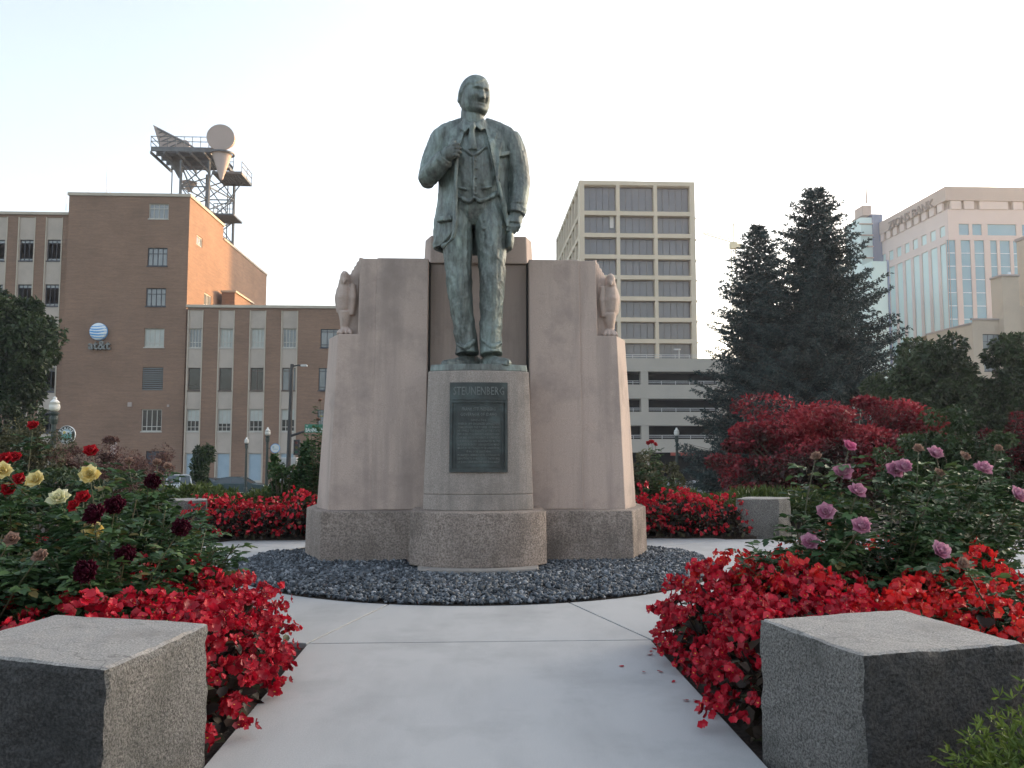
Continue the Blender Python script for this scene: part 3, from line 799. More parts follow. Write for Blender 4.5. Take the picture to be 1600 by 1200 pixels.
# head
def head():
    c = S(741.5, 149, .03); c.z = 4.925; yaw = math.radians(27); tl = math.radians(16); ct, sn = math.cos(tl), math.sin(tl)
    NU, NV = 72, 56; vs = []; fs = []
    g = lambda d2, s_: math.exp(-d2/(2*s_*s_))
    ss = lambda a, b_, x: (lambda t: t*t*(3-2*t))(max(0, min(1, (x-a)/(b_-a))))
    ca, sa = math.cos(yaw), math.sin(yaw)
    for j in range(NV+1):
        ph = math.pi*j/NV; z = -math.cos(ph); rr = math.sin(ph)
        for i in range(NU):
            a = 2*math.pi*i/NU; x = rr*math.sin(a); y = -rr*math.cos(a)     # face at -y
            wx = .150*(1 - .12*ss(-.2,-1,z)); dy_ = .178; hz = .235
            pw = 2.22 + .55*ss(.35,-.3,z)*ss(.5,-.1,y)      # squarer jaw and flat front of the face
            kk = (abs(x)**pw+abs(y)**pw+abs(z)**pw)**(-1/pw); x0_, y0_, z0_ = x, y, z; x, y, z = x*kk, y*kk, z*kk
            X = x*wx; Y = y*dy_; Z = z*hz
            if y < 0:
                Y *= 1 - .10*ss(.15,.9,z)*(-y)            # forehead slopes back
                Y *= 1 - .06*ss(.55,1,abs(x))
            if y > 0: Y *= 1 - .30*ss(-.15,-.9,z); Z += .0
            if y > -.2: Z = Z + (.05*ss(-.3,-.9,z))*ss(-.2,.4,y)   # nape rises behind the jaw
            x, y, z = x0_, y0_, z0_
            f_ = ss(.1,-.55,y)
            xm, zm = X, Z
            o_ = 0.0
            nz = ss(.095,-.005,zm)                                                # bridge to tip
            if zm < .10: o_ += (.012+.030*nz)*g(xm*xm,.011+.008*nz)*ss(-.036,-.006,zm)
            o_ += .014*g(xm*xm,.065)*g((zm-.104)**2,.012)                          # brow bar
            for s_ in (-1,1):
                o_ += .008*g((xm-s_*.055)**2,.030)*g((zm-.098)**2,.009)            # brows
                o_ -= .036*g((xm-s_*.050)**2,.024)*g((zm-.070)**2,.014)            # sockets
                o_ += .014*g((xm-s_*.052)**2,.015)*g((zm-.062)**2,.007)            # lids
                o_ += .012*g((xm-s_*.080)**2,.028)*g((zm-.015)**2,.026)            # cheekbones
                o_ += .006*g((xm-s_*.020)**2,.010)*g((zm-.002)**2,.009)            # nostrils
                o_ -= .008*g((xm-s_*.040-s_*max(0,-zm-.01)*.35)**2,.008)*g((zm+.028)**2,.026)    # folds from nose to mouth
                o_ -= .008*g((xm-s_*.090)**2,.024)*g((zm+.055)**2,.032)            # cheeks
            o_ += .007*g(xm*xm,.028)*g((zm+.036)**2,.011)                          # upper lip
            o_ -= .017*g(xm*xm,.030)*g((zm+.053)**2,.0065)                         # mouth
            o_ += .007*g(xm*xm,.022)*g((zm+.068)**2,.009)
            o_ -= .010*g(xm*xm,.030)*g((zm+.086)**2,.009)
            o_ += .024*g(xm*xm,.042)*g((zm+.116)**2,.024)                          # chin
            if y < 0: Y *= 1 - .34*ss(-.125,-.225,zm)                              # underside of the jaw
            Y -= o_*f_*1.0
            # hair: swept across the forehead from a side parting
            hl = min(.215, max(.115, .165 + .62*X))
            if y > .05: hl = -.07
            elif y > -.45: hl = hl - (hl+.03)*ss(-.45,.05,y)
            h = ss(hl-.008, hl+.012, Z)
            k_ = 1 + h*(.095 + .022*math.sin((X*.7+Z*1.3+Y*.4)*150))
            X *= k_; Y *= k_; Z = Z*(1+h*.02)
            X *= 1.04; Y, Z = Y*ct - Z*sn, Z*ct + Y*sn
            vs.append(c + Vector((X*ca - Y*sa, X*sa + Y*ca, Z)))
    # yaw so that the face turns to the viewer's right
    for j in range(NV):
        for i in range(NU): fs.append((j*NU+i, j*NU+(i+1)%NU, (j+1)*NU+(i+1)%NU, (j+1)*NU+i))
    st.add(vs, fs)
    def R_(X, Y, Z):
        X *= 1.04; Y, Z = Y*ct - Z*sn, Z*ct + Y*sn
        return c + Vector((X*ca - Y*sa, X*sa + Y*ca, Z))
    for s_ in (-1, 1):
        e = MB(); 
        pts = [(s_*.142, .015, -.055), (s_*.152, .02, -.03), (s_*.158, .03, .005), (s_*.156, .028, .04), (s_*.145, .01, .05)]
        st.tube([R_(*p) for p in pts], [(.012,.018),(.014,.026),(.015,.034),(.014,.03),(.010,.018)], 10)
head()
def fold(p):
    q = Vector((p.x*9, p.y*9, p.z*3.2)); d = .0
    h = p.z
    if h > 2.62: d = .0022*noise.noise(p*22)
    elif h > 1.7: d = .010*(.5-1.6*abs(noise.noise(Vector((p.x*6,p.y*6,p.z*5+p.x*3))))) + .006*noise.noise(Vector((p.x*16,p.y*16,p.z*9))) + .003*noise.noise(p*34)
    else:
        wv = noise.noise(q); d = .008*(1-2.6*abs(noise.noise(Vector((p.x*8+3,p.y*8,p.z*6.5+p.x*5))))) + .007*wv + .004*noise.noise(Vector((p.x*26,p.y*26,p.z*7))) + .003*noise.noise(p*40)
    return d
statue = thing("bronze_statue", "green weathered bronze statue of a standing man in a suit holding his lapel", "statue", SOFF)
put("figure", fuse(st, "figure", .0072, 1, fold), m_bronze, statue)
pb = MB(SOFF)
pp = [(x*.97, y+.012) for x, y in hi[:-2]] + [(.49,8.96),(-.49,8.96)]
pb.prism(pp, ZP1+.001, 2.033, [(x*.985, y+.008) for x, y in pp])
bevel(pb.build("plinth", m_bronze, statue), .008)

# carved eagles on the monument's shoulders (parts of the monument)
YE = 8.86
def eagle(s):
    global st, YS
    e = MB(OFF)
    def E(px, py, dy=0.0):
        p = W(px-4, py, YE+dy+.04); return Vector((s*(p.x+.0), p.y, p.z))
    k = .0069
    def lo_(pts, n=14):
        e.tube([E(p[0],p[1],p[2]) for p in pts], [(p[3]*k, p[4]) for p in pts], n, (0,1,0))
    lo_([(955,520,.12,8,.09),(955,510,.10,9.5,.11),(955,499,.08,11,.12),(956,488,.06,11,.12)])       # legs
    lo_([(957,500,.10,9,.09),(957,485,.08,12.5,.13),(957.5,470,.07,13.5,.15),(957,457,.08,12.5,.15),(957,448,.08,10.5,.13),(957,440,.06,9,.11)])
    lo_([(957,449,.06,9.5,.11),(957,441,.04,8.8,.12),(957,435.5,.04,7.6,.11),(957,432.5,.05,5.5,.07)])   # head
    lo_([(958,440,-.03,3.4,.03),(958.5,442,-.075,2.8,.024),(959,446.5,-.095,1.4,.014)], 8)                 # beak
    for i, dx in enumerate((-7, 0, 7, 12)):
        lo_([(954+dx*.6,518,.02,2.6,.03),(955+dx*.9,521,-.04,3,.03),(956+dx*1.05,524.5,-.09,2,.02)], 8)      # talons
    # folded wing rising behind to the monument's top corner
    for i in range(5):
        t = i/4
        lo_([(932+t*15,409+t*27,.12+.05*t,4.2,.10),(934+t*14,432+t*18,.12+.04*t,5,.12),(936+t*11,470+t*8,.13,5.4,.12),(938+t*9,505,.14,5.2,.11),(940+t*8,522,.16,5,.10)], 10)
    lo_([(946,448,.0,5,.05),(945,470,.0,6,.06),(947,495,.02,5,.05)], 10)
    lo_([(966,455,.12,4,.06),(968,470,.12,5,.08),(966,492,.14,4,.06)], 10)
    rp = [(1.25,3.22),(1.25,2.42),(1.50,2.42),(1.49,2.75),(1.46,2.98),(1.40,3.06),(1.35,3.10),(1.31,3.19)]   # carved ground behind the bird
    nq = len(rp); e.add([(s*x, 8.93, z) for x, z in rp]+[(s*x, 9.4, z) for x, z in rp], [tuple(range(nq)), tuple(range(2*nq-1,nq-1,-1))]+[(i,(i+1)%nq,nq+(i+1)%nq,nq+i) for i in range(nq)])
    return put("eagle", fuse(e, "eagle", .009, 1, lambda p: .003*noise.noise(p*26)), m_granite, mon)
for s in (1, -1): eagle(s)
# ------------------------------------------------------------------ buildings
m_brick = BRICK("brown brick", (.285,.168,.11), (.245,.145,.097), (.23,.19,.16))
m_brick_orange = m_brick
m_cream = MAT("cream panel", (.50,.43,.37), (.44,.385,.335), .6, .85, stain=(.34,.29,.25), stain_scale=.35)
m_cornice = MAT("pale cornice", (.52,.46,.38), (.45,.40,.33), 1, .8)
m_glass_grey = MAT("grey window glass", (.22,.24,.25), (.15,.17,.18), .35, .2, spec=.8)
m_glass_dark = MAT("dark window glass", (.012,.014,.016), (.03,.034,.036), .5, .08, spec=.6)
m_blind = MAT("window blind", (.50,.52,.48), (.43,.45,.42), 2, .6)
m_frame_dark = MAT("dark window frame", (.035,.04,.055), (.05,.055,.07), 3, .5)
m_frame_pale = MAT("pale window frame", (.52,.50,.46), (.46,.44,.40), 3, .6)
m_frame_brown = MAT("brown window frame", (.12,.09,.075), (.10,.075,.065), 3, .6)
m_louver = MAT("grey louvre", (.17,.17,.165), (.13,.13,.13), 6, .6, sc3=(.1,.1,12))
m_bluepanel = MAT("blue door panel", (.36,.46,.53), (.30,.40,.48), .8, .6)
m_beigeconc = MAT("beige concrete frame", (.65,.56,.43), (.59,.51,.39), .25, .85)
m_towerglass = MAT("tower glass", (.10,.112,.135), (.065,.078,.10), .12, .07, spec=.8)
m_garage = MAT("garage concrete", (.42,.385,.335), (.37,.34,.295), .25, .9, stain=(.33,.31,.28), stain_scale=.2)
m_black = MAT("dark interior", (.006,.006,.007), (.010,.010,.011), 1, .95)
m_rail = MAT("pale steel railing", (.55,.55,.54), (.5,.5,.5), 2, .5)
m_pinkstone = MAT("pale pink stone", (.64,.54,.51), (.58,.49,.465), .08, .85)
m_taupe = MAT("taupe stone band", (.42,.345,.315), (.38,.315,.29), .08, .85)
m_skyglass = MAT("sky blue glass", (.16,.36,.46), (.13,.31,.42), .06, .12, spec=.8)
m_mintglass = MAT("mint glass", (.48,.66,.66), (.42,.60,.61), .06, .3, spec=.8)
m_deepglass = MAT("deep blue glass", (.07,.14,.26), (.05,.11,.22), .1, .1, spec=.8)
m_beige = MAT("beige stucco", (.56,.45,.34), (.50,.405,.31), .2, .9, stain=(.40,.32,.25), stain_scale=.15)
m_steel = MAT("galvanised steel", (.11,.12,.13), (.16,.17,.18), 2, .6, metal=.2)
m_horn = MAT("antenna cladding", (.44,.36,.33), (.40,.33,.30), .5, .7)
m_mortar_pale = MAT("painted trim", (.75,.73,.69), (.68,.66,.62), 2, .6)

m_mullion = MAT("bronze mullion", (.09,.095,.11), (.075,.08,.095), 1, .5)
def window(par, off, a0, a1, z0, z1, c, frame_m, pane_m, nv=2, trans=(.72,), fw=.07, recess=.18, axis='y', sgn=1, sill=True, name="window", blind=None):
    """frame is the part, panes its sub-parts"""
    def BX(mb, x0, x1, d0, d1, za, zb):
        ya, yb = sorted((c+sgn*d0, c+sgn*d1))
        if axis == 'y': mb.box(x0, x1, ya, yb, za, zb)
        else: mb.box(ya, yb, x0, x1, za, zb)
    f = MB(off); d0, d1 = recess-.08, recess
    BX(f, a0, a1, d0, d1, z0, z0+fw); BX(f, a0, a1, d0, d1, z1-fw, z1)
    BX(f, a0, a0+fw, d0, d1, z0+fw, z1-fw); BX(f, a1-fw, a1, d0, d1, z0+fw, z1-fw)
    xs = [a0+(a1-a0)*k/(nv+1) for k in range(1, nv+1)]; zt = [z0+(z1-z0)*t for t in trans]
    for x in xs: BX(f, x-fw*.4, x+fw*.4, d0+.01, d1, z0+fw, z1-fw)
    for z in zt: BX(f, a0+fw, a1-fw, d0+.005, d1, z-fw*.4, z+fw*.4)
    if sill: BX(f, a0-.06, a1+.06, -.06, d0, z0-.10, z0-.003)
    w = f.build(name, frame_m, par)
    xb = [a0+fw]+xs+[a1-fw]; zb = [z0+fw]+zt+[z1-fw]
    for i in range(len(xb)-1):
        p = MB(off); 
        for j in range(len(zb)-1):
            BX(p, xb[i]+.003, xb[i+1]-.003, d1-.03, d1+.01, zb[j]+.003, zb[j+1]-.003)
        p.build("pane", pane_m, w)
    if blind:
        p = MB(off); zq = z1-fw-(z1-z0)*blind
        BX(p, a0+fw+.01, a1-fw-.01, d1-.042, d1-.034, zq, z1-fw-.005); p.build("blind", m_blind, w)
    return w

# ---- telephone company building
YA = 78.0; ZB = -2.65
tx0 = W(100,500,YA).x; tx1 = W(297,307,YA).x
ztop = W(200,306.5,YA).z
AO = ((tx0+tx1)/2, YA, ZB)
tel = thing("office_building", "brown brick office block with cream window strips and antenna mast on its roof", "building", AO)
holes = []; wins = []
for k, (x0,x1,y0,y1) in enumerate(((233,263,318,342),(231,261,387,415.5),(228.5,258.5,450,478.5),(226,256,513,542.5),(223,254,574,610),(221.5,252,639.5,674))):
    xa, zb_ = XZ(x0,y0,YA); xb, za = XZ(x1,y1,YA)
    holes.append((xa,xb,za,zb_)); wins.append(k)
xa, zb_ = XZ(228,705,YA); xb, _ = XZ(259,705,YA)
door_hole = (xa, xb, ZB+.2, zb_)
b = MB(AO); b.wall(tx0, tx1, ZB, ztop, YA, holes+[door_hole], .3)
zt_low = W(366,388,YA*1.139).z                       # lower rear roof
Y1, Y2 = YA*1.135, YA*1.375
zt_low = W(345,374,Y1).z
# side wall facing right, with small square windows
sh = [];
for (x0,y0,x1,y1) in ((309,366,318,381),(323,456.5,334,476)):
    Ya = YA*(740-297)/(740-x0); Yb = YA*(740-297)/(740-x1)
    sh.append((Ya, Yb, W(x0,y1,Ya).z, W(x0,y0,Ya).z))
b.wall(YA, Y1, ZB, ztop, tx1, sh, -.3, axis='x')
b.wall(Y1, Y2, ZB, zt_low, tx1, [], -.3, axis='x')
b.add([(tx0,YA,ZB),(tx0,Y2,ZB),(tx0,Y2,ztop),(tx0,YA,ztop)], [(3,2,1,0)])
b.add([(tx0,Y2,ZB),(tx1,Y2,ZB),(tx1,Y2,zt_low),(tx0,Y2,zt_low)], [(3,2,1,0)])
b.add([(tx0,Y1,zt_low),(tx1,Y1,zt_low),(tx1,Y1,ztop),(tx0,Y1,ztop)], [(3,2,1,0)])
b.add([(tx0,YA,ztop),(tx1,YA,ztop),(tx1,Y1,ztop),(tx0,Y1,ztop)], [(0,1,2,3)])
b.add([(tx0,Y1,zt_low),(tx1,Y1,zt_low),(tx1,Y2,zt_low),(tx0,Y2,zt_low)], [(0,1,2,3)])
tw = b.build("brick_tower", m_brick, tel)
b = MB(AO); b.box(tx0-.12, tx1+.12, YA-.12, YA+.25, ztop, ztop+.28); b.box(tx1-.3, tx1+.12, YA+.25, Y1+.1, ztop, ztop+.28); b.box(tx0-.12, tx0+.3, YA+.25, Y1+.1, ztop, ztop+.28)
b.box(tx1-.3, tx1+.1, Y1+.1, Y2+.1, zt_low, zt_low+.22)
b.build("cornice", m_cornice, tel)
for k, h in enumerate(holes):
    if k == 4:
        f = MB(AO)
        n = 11
        for i in range(n):
            z = h[2]+(h[3]-h[2])*(i+.1)/n
            f.box(h[0], h[1], YA+.05, YA+.2, z, z+(h[3]-h[2])/n*.7)
        f.build("louvre", m_louver, tel)
        continue
    fm = (m_frame_pale, m_frame_dark, m_frame_dark, m_frame_pale, None, m_frame_pale)[k]
    window(tel, AO, *h, YA, fm, (m_glass_grey, m_glass_grey, m_glass_grey, m_blind, None, m_glass_dark)[k], 3, (.68,) if k < 3 else (.22,), fw=.08)
f = MB(AO); f.box(door_hole[0], door_hole[1], YA+.15, YA+.25, door_hole[2], door_hole[3]); f.build("door", m_frame_dark, tel)
for i, h in enumerate(sh): window(tel, AO, h[0], h[1], h[2], h[3], tx1, m_mortar_pale, m_glass_grey, 1, (), .09, .15, axis='x', sgn=-1, sill=False)
# small vents on the brick face
for (x,y,w_,h_) in ((203,632,7,7),(263,634,4,4),(178,703,11,24)):
    xa, za = XZ(x-w_/2, y+h_/2, YA); xb, zb_ = XZ(x+w_/2, y-h_/2, YA)
    f = MB(AO); f.cbox(xa, xb, YA-.08, YA+.02, za, zb_, .02); f.build("vent", m_taupe, tel)
# stair house on the right wing's roof
def strips(xs, yref, Yw, rows, x_left, x_right, ytop, yrow_glass, name, extra=()):
    """brick wing with cream strips; xs: (x0,x1) of strips at photo height yref"""
    X0 = x_left; X1 = x_right; Zt = W((xs[0][0]+xs[-1][1])/2, ytop, Yw).z
    wl_ = MB(AO); hl = []
    for (a, c_) in xs: hl.append((W(a,yref,Yw).x, W(c_,yref,Yw).x, ZB, Zt-.25))
    ex = []
    for (x0,x1,y0,y1) in extra:
        xa, zb2 = XZ(x0,y0,Yw); xb, za = XZ(x1,y1,Yw); ex.append((xa,xb,za,zb2))
    wl_.wall(X0, X1, ZB, Zt, Yw, hl+ex, .12)
    wl_.add([(X0,Yw,Zt),(X1,Yw,Zt),(X1,Yw+16,Zt),(X0,Yw+16,Zt)], [(0,1,2,3)])
    wl_.add([(X1,Yw,ZB),(X1,Yw+16,ZB),(X1,Yw+16,Zt),(X1,Yw,Zt)], [(0,1,2,3)])
    wl_.add([(X0,Yw,ZB),(X0,Yw+16,ZB),(X0,Yw+16,Zt),(X0,Yw,Zt)], [(3,2,1,0)])
    wl_.build(name, m_brick, tel)
    for e_ in ex: window(tel, AO, *e_, Yw, m_frame_dark, m_glass_grey, 2, (.15,.85), fw=.07)
    cn = MB(AO); cn.box(X0-.1, X1+.1, Yw-.15, Yw+.3, Zt, Zt+.25); cn.build("cornice", m_cornice, tel)
    for i, h in enumerate(hl):
        sp = MB(AO); wd = h[1]-h[0]
        wh = []
        for j, (y0, y1) in enumerate(rows):
            zb2 = W(xs[i][0],y0,Yw).z; za = W(xs[i][0],y1,Yw).z
            wh.append((h[0]+wd*.10, h[1]-wd*.10, max(za, ZB+.3), zb2))
        sp.wall(h[0]+.09, h[1]-.09, ZB, h[3], Yw+.06, wh, .22)
        sp.build("cream_strip", m_cream, tel)
        for xt in (h[0], h[1]-.09):
            tr = MB(AO); tr.box(xt, xt+.09, Yw-.05, Yw+.10, ZB, h[3]); tr.build("trim", m_cornice, tel)
        for j, q in enumerate(wh): 
            st_ = yrow_glass(i, j)
            if st_ is None: continue
            fm, gm, nv, trn, bl = st_
            window(tel, AO, *q, Yw+.06, fm, gm, nv, trn, fw=.07, recess=.2, blind=bl)
def rg(i, j):
    if j == 0: return (m_frame_pale, (m_glass_grey, m_blind, m_blind, m_glass_grey)[i], 3, (.28,), None)
    if j == 1: return (m_frame_brown, m_glass_dark if i < 3 else m_glass_grey, 1 if i > 1 else 0, (.86,) if i > 1 else (), None)
    if j == 2: return (m_frame_pale, m_glass_dark, 2, (.2,), (.5,.62,.5,.45)[i])
    return (m_frame_pale, m_bluepanel, 0, (), None)
strips([(294,318),(342,367),(390.5,416),(440,466)], 490, YA-.35, [(513,543),(574.5,610),(639,674),(708,752)], W(293,480,YA-.35).x, W(600,480,YA-.35).x, 481, rg, "right_wing", [(501,531,514,543),(498,528,575,610),(496,526,640,674)])
def lg(i, j): return (m_frame_dark, m_glass_grey if j < 2 else m_glass_dark, 2, (.84,.12), None)
strips([(-65,-40),(-27,12.5),(29,56),(72,98.5)], 350, YA+.4, [(374,407),(444,478),(512,546),(574,612),(640,676)], W(-160,350,YA).x, tx0-.002, 335, lg, "left_wing")
# little brick stair head on the right wing's roof
Yr = YA+9; xa, za = XZ(346,478,Yr); xb, zb_ = XZ(358,457,Yr)
f = MB(AO); f.box(tx1+.5, xb+.6, Yr, Yr+7, W(350,482,Yr).z, zb_); f.build("stair_head", m_brick, tel)
f = MB(AO); f.box(tx1+.4, xb+.75, Yr-.15, Yr+7.1, zb_, zb_+.2); f.build("cornice", m_cornice, tel)
# roof whips
for (x, h) in ((104,4),(138,12),(166,46),(172,14),(190,8)):
    f = MB(AO); p = W(x,306,YA+3); f.bar(p-Vector((0,0,1.5)), p+Vector((0,0,h*.062)), .025, 4); f.build("aerial_whip", m_rail, tel)

# telephone company sign: striped globe and lettering
m_signblue = MAT("sign blue", (.10,.36,.72), (.08,.31,.66), 2, .4)
m_signwhite = MAT("sign white", (.74,.80,.84), (.70,.76,.80), 2, .4)
m_signgrey = MAT("sign letter grey", (.20,.21,.20), (.16,.17,.17), 4, .5)
gc = W(153.5, 518, YA-.3); gr = 13.3*YA/FPX*.985
sgn = thing("wall_sign", "blue and white striped globe sign with grey lettering on the brick wall", "sign", gc)
gw = MB(gc); gbm = MB(gc); NG = 44
def dome(u, v, lift=0): 
    rr = min(1, u*u+v*v); return Vector((gc.x+u*gr, gc.y-.22*math.sqrt(max(0,1-rr))-lift, gc.z+v*gr))
for i in range(NG):
    r0, r1 = i/NG, (i+1)/NG
    for k in range(72):
        a0, a1 = 2*math.pi*k/72, 2*math.pi*(k+1)/72
        q = [dome(r*math.cos(a), r*math.sin(a)) for r, a in ((r0,a0),(r1,a0),(r1,a1),(r0,a1))]
        um = (r0+r1)/2*math.cos((a0+a1)/2); vm = (r0+r1)/2*math.sin((a0+a1)/2)
        blue = False
        for (vc, th, cur, tilt, lim) in ((.62,.10,.22,.10,.9),(.30,.14,.28,.06,1.1),(-.02,.16,.30,.02,1.1),(-.36,.15,.26,-.02,1.1),(-.68,.10,.20,-.06,.9)):
            tcur = vc - cur*(1-um*um)*.55 + cur*.28 + tilt*um
            tt = th*(.35+.65*max(0, 1-((um+.35)/1.25)**2))
            if abs(vm-tcur) < tt*.62: blue = True
        (gbm if blue else gw).add(q, [(0,1,2,3)])
gw.build("globe", m_signwhite, sgn, True); gbm.build("globe_stripe", m_signblue, sgn, True)
rim = MB(gc); rim.disc_y(gc.x, gc.z, gc.y+.005, gr*1.02, 40, .2); rim.build("globe_rim", m_signblue, sgn)
me = text_mesh("at&t", 1.15, .10, bold=.02)
tt_ = put("lettering", me, m_signgrey, sgn); cpt = W(154, 545.5, YA-.3); tt_.location = cpt-gc+Vector((0,.1,0)); tt_.rotation_euler = (math.pi/2, 0, 0)
xs_ = [v.co.x for v in me.vertices]; sc_ = (33*YA/FPX)/(max(xs_)-min(xs_)); tt_.scale = (sc_, sc_, 1)

# ---- antenna mast on the roof
YT = 92.0
mb0 = W(338, 385, YT); mast = thing("antenna_mast", "steel lattice antenna mast with horn antennas on the brick building's roof", "antenna mast", (mb0.x, YT, zt_low))
MO = (mb0.x, YT, zt_low)
def T(px, py, dy=0): return W(px, py, YT+dy)
deckz = T(310, 245).z
f = MB(MO)
legs = [(T(296,0).x, YT-2.2), (T(345,0).x, YT-2.2), (T(296,0).x+.8, YT+2.4), (T(358,0).x, YT+2.4)]
legs = [(T(293,300).x, YT-2.2), (T(336,300).x, YT-2.2), (T(311,300).x, YT+2.6), (T(355,300).x, YT+2.6)]
zlow = zt_low
for (x,y) in legs: f.bar((x,y,zlow-.5), (x,y,deckz-1.2), .16, 5)
zz_ = zlow+1.0; order = (0,1,3,2)
while zz_ < deckz-2.5:
    for i in range(4):
        a = legs[order[i]]; c_ = legs[order[(i+1)%4]]
        f.bar((*a,zz_), (*c_,zz_), .08, 4); f.bar((*a,zz_), (*c_,zz_+2.6), .07, 4); f.bar((*c_,zz_), (*a,zz_+2.6), .07, 4)
    zz_ += 2.6
f.build("lattice_tower", m_steel, mast)
# far legs to the right and thin stays
f = MB(MO)
for px in (268, 356, 366):
    p = T(px, 300, 3 if px > 300 else 0); f.bar((p.x,p.y,zlow-4 if px > 300 else ztop), (p.x,p.y,deckz-1.0), .07, 4)
f.bar(T(285,262), T(300,300), .1); f.bar(T(382,280,1), T(352,320,1), .07); f.bar(T(300,262), T(326,305), .08); f.bar(T(335,265), T(318,300), .08)
f.build("stay_bar", m_steel, mast)
# deck: two grating platforms with edge beams
x0 = T(252,245).x; x1 = T(352,245).x; x2 = T(385,280).x
f = MB(MO)
for i in range(20): f.box(x0, x1, YT-3.0+i*.32, YT-2.88+i*.32, deckz-.1, deckz)
for i in range(5): f.box(x0, x1, YT-3.0+i*1.5, YT-2.88+i*1.5, deckz-.5, deckz-.1)
for i in range(6): f.box(x0+(x1-x0)*i/5-.08, x0+(x1-x0)*i/5+.08, YT-3.0, YT+3.2, deckz-.8, deckz-.5)
f.build("platform", m_steel, mast)
f = MB(MO); zd2 = T(370,281).z
f.box(x1-.8, x2, YT-2.0, YT-1.7, zd2, zd2+.3); f.box(x1-.8, x2, YT+2.0, YT+2.3, zd2, zd2+.3); f.box(x2-.25, x2, YT-1.7, YT+2.0, zd2, zd2+.3)
for i in range(9): f.box(x1-.8+i*(x2-x1+.6)/9, x1-.55+i*(x2-x1+.6)/9, YT-1.7, YT+2.0, zd2+.05, zd2+.2)
for i in range(6): f.bar((x1-.5+i*.35, YT-1.5, zd2+2.2-i*.35), (x1-.5+i*.35, YT+1.9, zd2+2.2-i*.35), .12)
f.build("platform", m_steel, mast)
f = MB(MO); zd3 = T(355,340).z; f.box(T(338,340).x, T(369,340).x, YT-1, YT+2.5, zd3, zd3+.2)
for (xx) in np.linspace(T(338,340).x, T(369,340).x, 6): f.bar((xx,YT-1,zd3), (xx,YT-1,zd3+1.3), .05)
f.bar((T(338,340).x,YT-1,zd3+1.3), (T(369,340).x,YT-1,zd3+1.3), .05); f.bar((T(338,340).x,YT-1,zd3+.7), (T(369,340).x,YT-1,zd3+.7), .04)
f.build("landing", m_steel, mast)
f = MB(MO)
for (ya) in (YT-3.0, YT+3.2):
    for hh in (.6, 1.15): f.bar((x0,ya,deckz+hh), (x1,ya,deckz+hh), .045)
    for i in range(9): xx = x0+(x1-x0)*i/8; f.bar((xx,ya,deckz), (xx,ya,deckz+1.15), .04)
for hh in (.6, 1.15): f.bar((x0,YT-3,deckz+hh), (x0,YT+3.2,deckz+hh), .045); f.bar((x2,YT-1.9,zd2+.3+hh), (x2,YT+2.2,zd2+.3+hh), .045)
for ya in (YT-1.9, YT+.2, YT+2.2): f.bar((x2,ya,zd2), (x2,ya,zd2+1.5), .04)
f.build("railing", m_steel, mast)
def horn(base, faceC, faceR, axis, name="horn_antenna", flat=1.0):
    """horn reflector: cone tapering down to its feed, round shroud facing along axis"""
    ax = Vector(axis).normalized(); up = Vector((0,0,1)); sd_ = ax.cross(up).normalized(); u2 = sd_.cross(ax)
    f = MB(MO); n = 28; C = Vector(faceC); B = Vector(base)
    front = [C + sd_*(math.cos(2*math.pi*k/n)*faceR*flat) + u2*(math.sin(2*math.pi*k/n)*faceR) for k in range(n)]
    back = [p - ax*faceR*(.55+.5*math.sin(2*math.pi*k/n)) for k, p in enumerate(front)]
    foot = [B + sd_*(math.cos(2*math.pi*k/n)*.14) - ax*(math.sin(2*math.pi*k/n)*.14) for k in range(n)]
    mid = [C - u2*faceR*1.02 - ax*.7*faceR + sd_*(math.cos(2*math.pi*k/n)*faceR*.72*flat) - ax*(math.sin(2*math.pi*k/n)*faceR*.62) for k in range(n)]
    f.add(front+back, [tuple(range(n))] + [(k, n+k, n+(k+1)%n, (k+1)%n) for k in range(n)] + [tuple(range(2*n-1, n-1, -1))])
    o = f.build(name, m_horn, mast)
    f = MB(MO); f.add(mid+foot, [(k, (k+1)%n, n+(k+1)%n, n+k) for k in range(n)] + [tuple(range(n-1,-1,-1)), tuple(range(n, 2*n))]); f.build("feed_cone", m_horn, o)
    f = MB(MO); ring = [C - u2*faceR*1.0 - ax*.7*faceR + sd_*(math.cos(2*math.pi*k/n)*faceR*.86*flat) - ax*(math.sin(2*math.pi*k/n)*faceR*.75) for k in range(n+1)]
    for k in range(n): f.bar(ring[k], ring[k+1], .12)
    f.build("collar_ring", m_steel, o)
    return o
horn(T(346,281,-3.5), T(344.5,214.5,-3.6), 21*YT/FPX*.98, (.10,-1,.02))
# wedge shaped horn seen from the side
f = MB(MO)
A = [T(246,202),T(258,240),T(300,240),T(302,230),T(285,222)]
n = len(A); dv = Vector((0,2.6,0)); f.add([p-dv*.5 for p in A]+[p+dv*.5 for p in A], [tuple(range(n)), tuple(range(2*n-1,n-1,-1))]+[(i,n+i,n+(i+1)%n,(i+1)%n) for i in range(n)])
wh_ = f.build("horn_antenna", m_horn, mast)
f = MB(MO)
for i in range(1,6):
    t = i/6; a = T(246+12*t,202+38*t,-1.32); c_ = T(246+45*t,202+24*t,-1.32)
    f.bar(a, c_, .06)
f.bar(T(246,201,-1.33), T(302,230,-1.33), .11)
f.build("rib", m_steel, wh_)
f = MB(MO); f.tube([T(275,244),T(277,250),T(281,278)], [1.1,.9,.15], 14); f.build("feed_cone", m_steel, wh_)
f = MB(MO); f.tube([T(296,285,2),T(295,300,2)], [.9,.1], 12); f.build("feed_cone", m_horn, wh_)
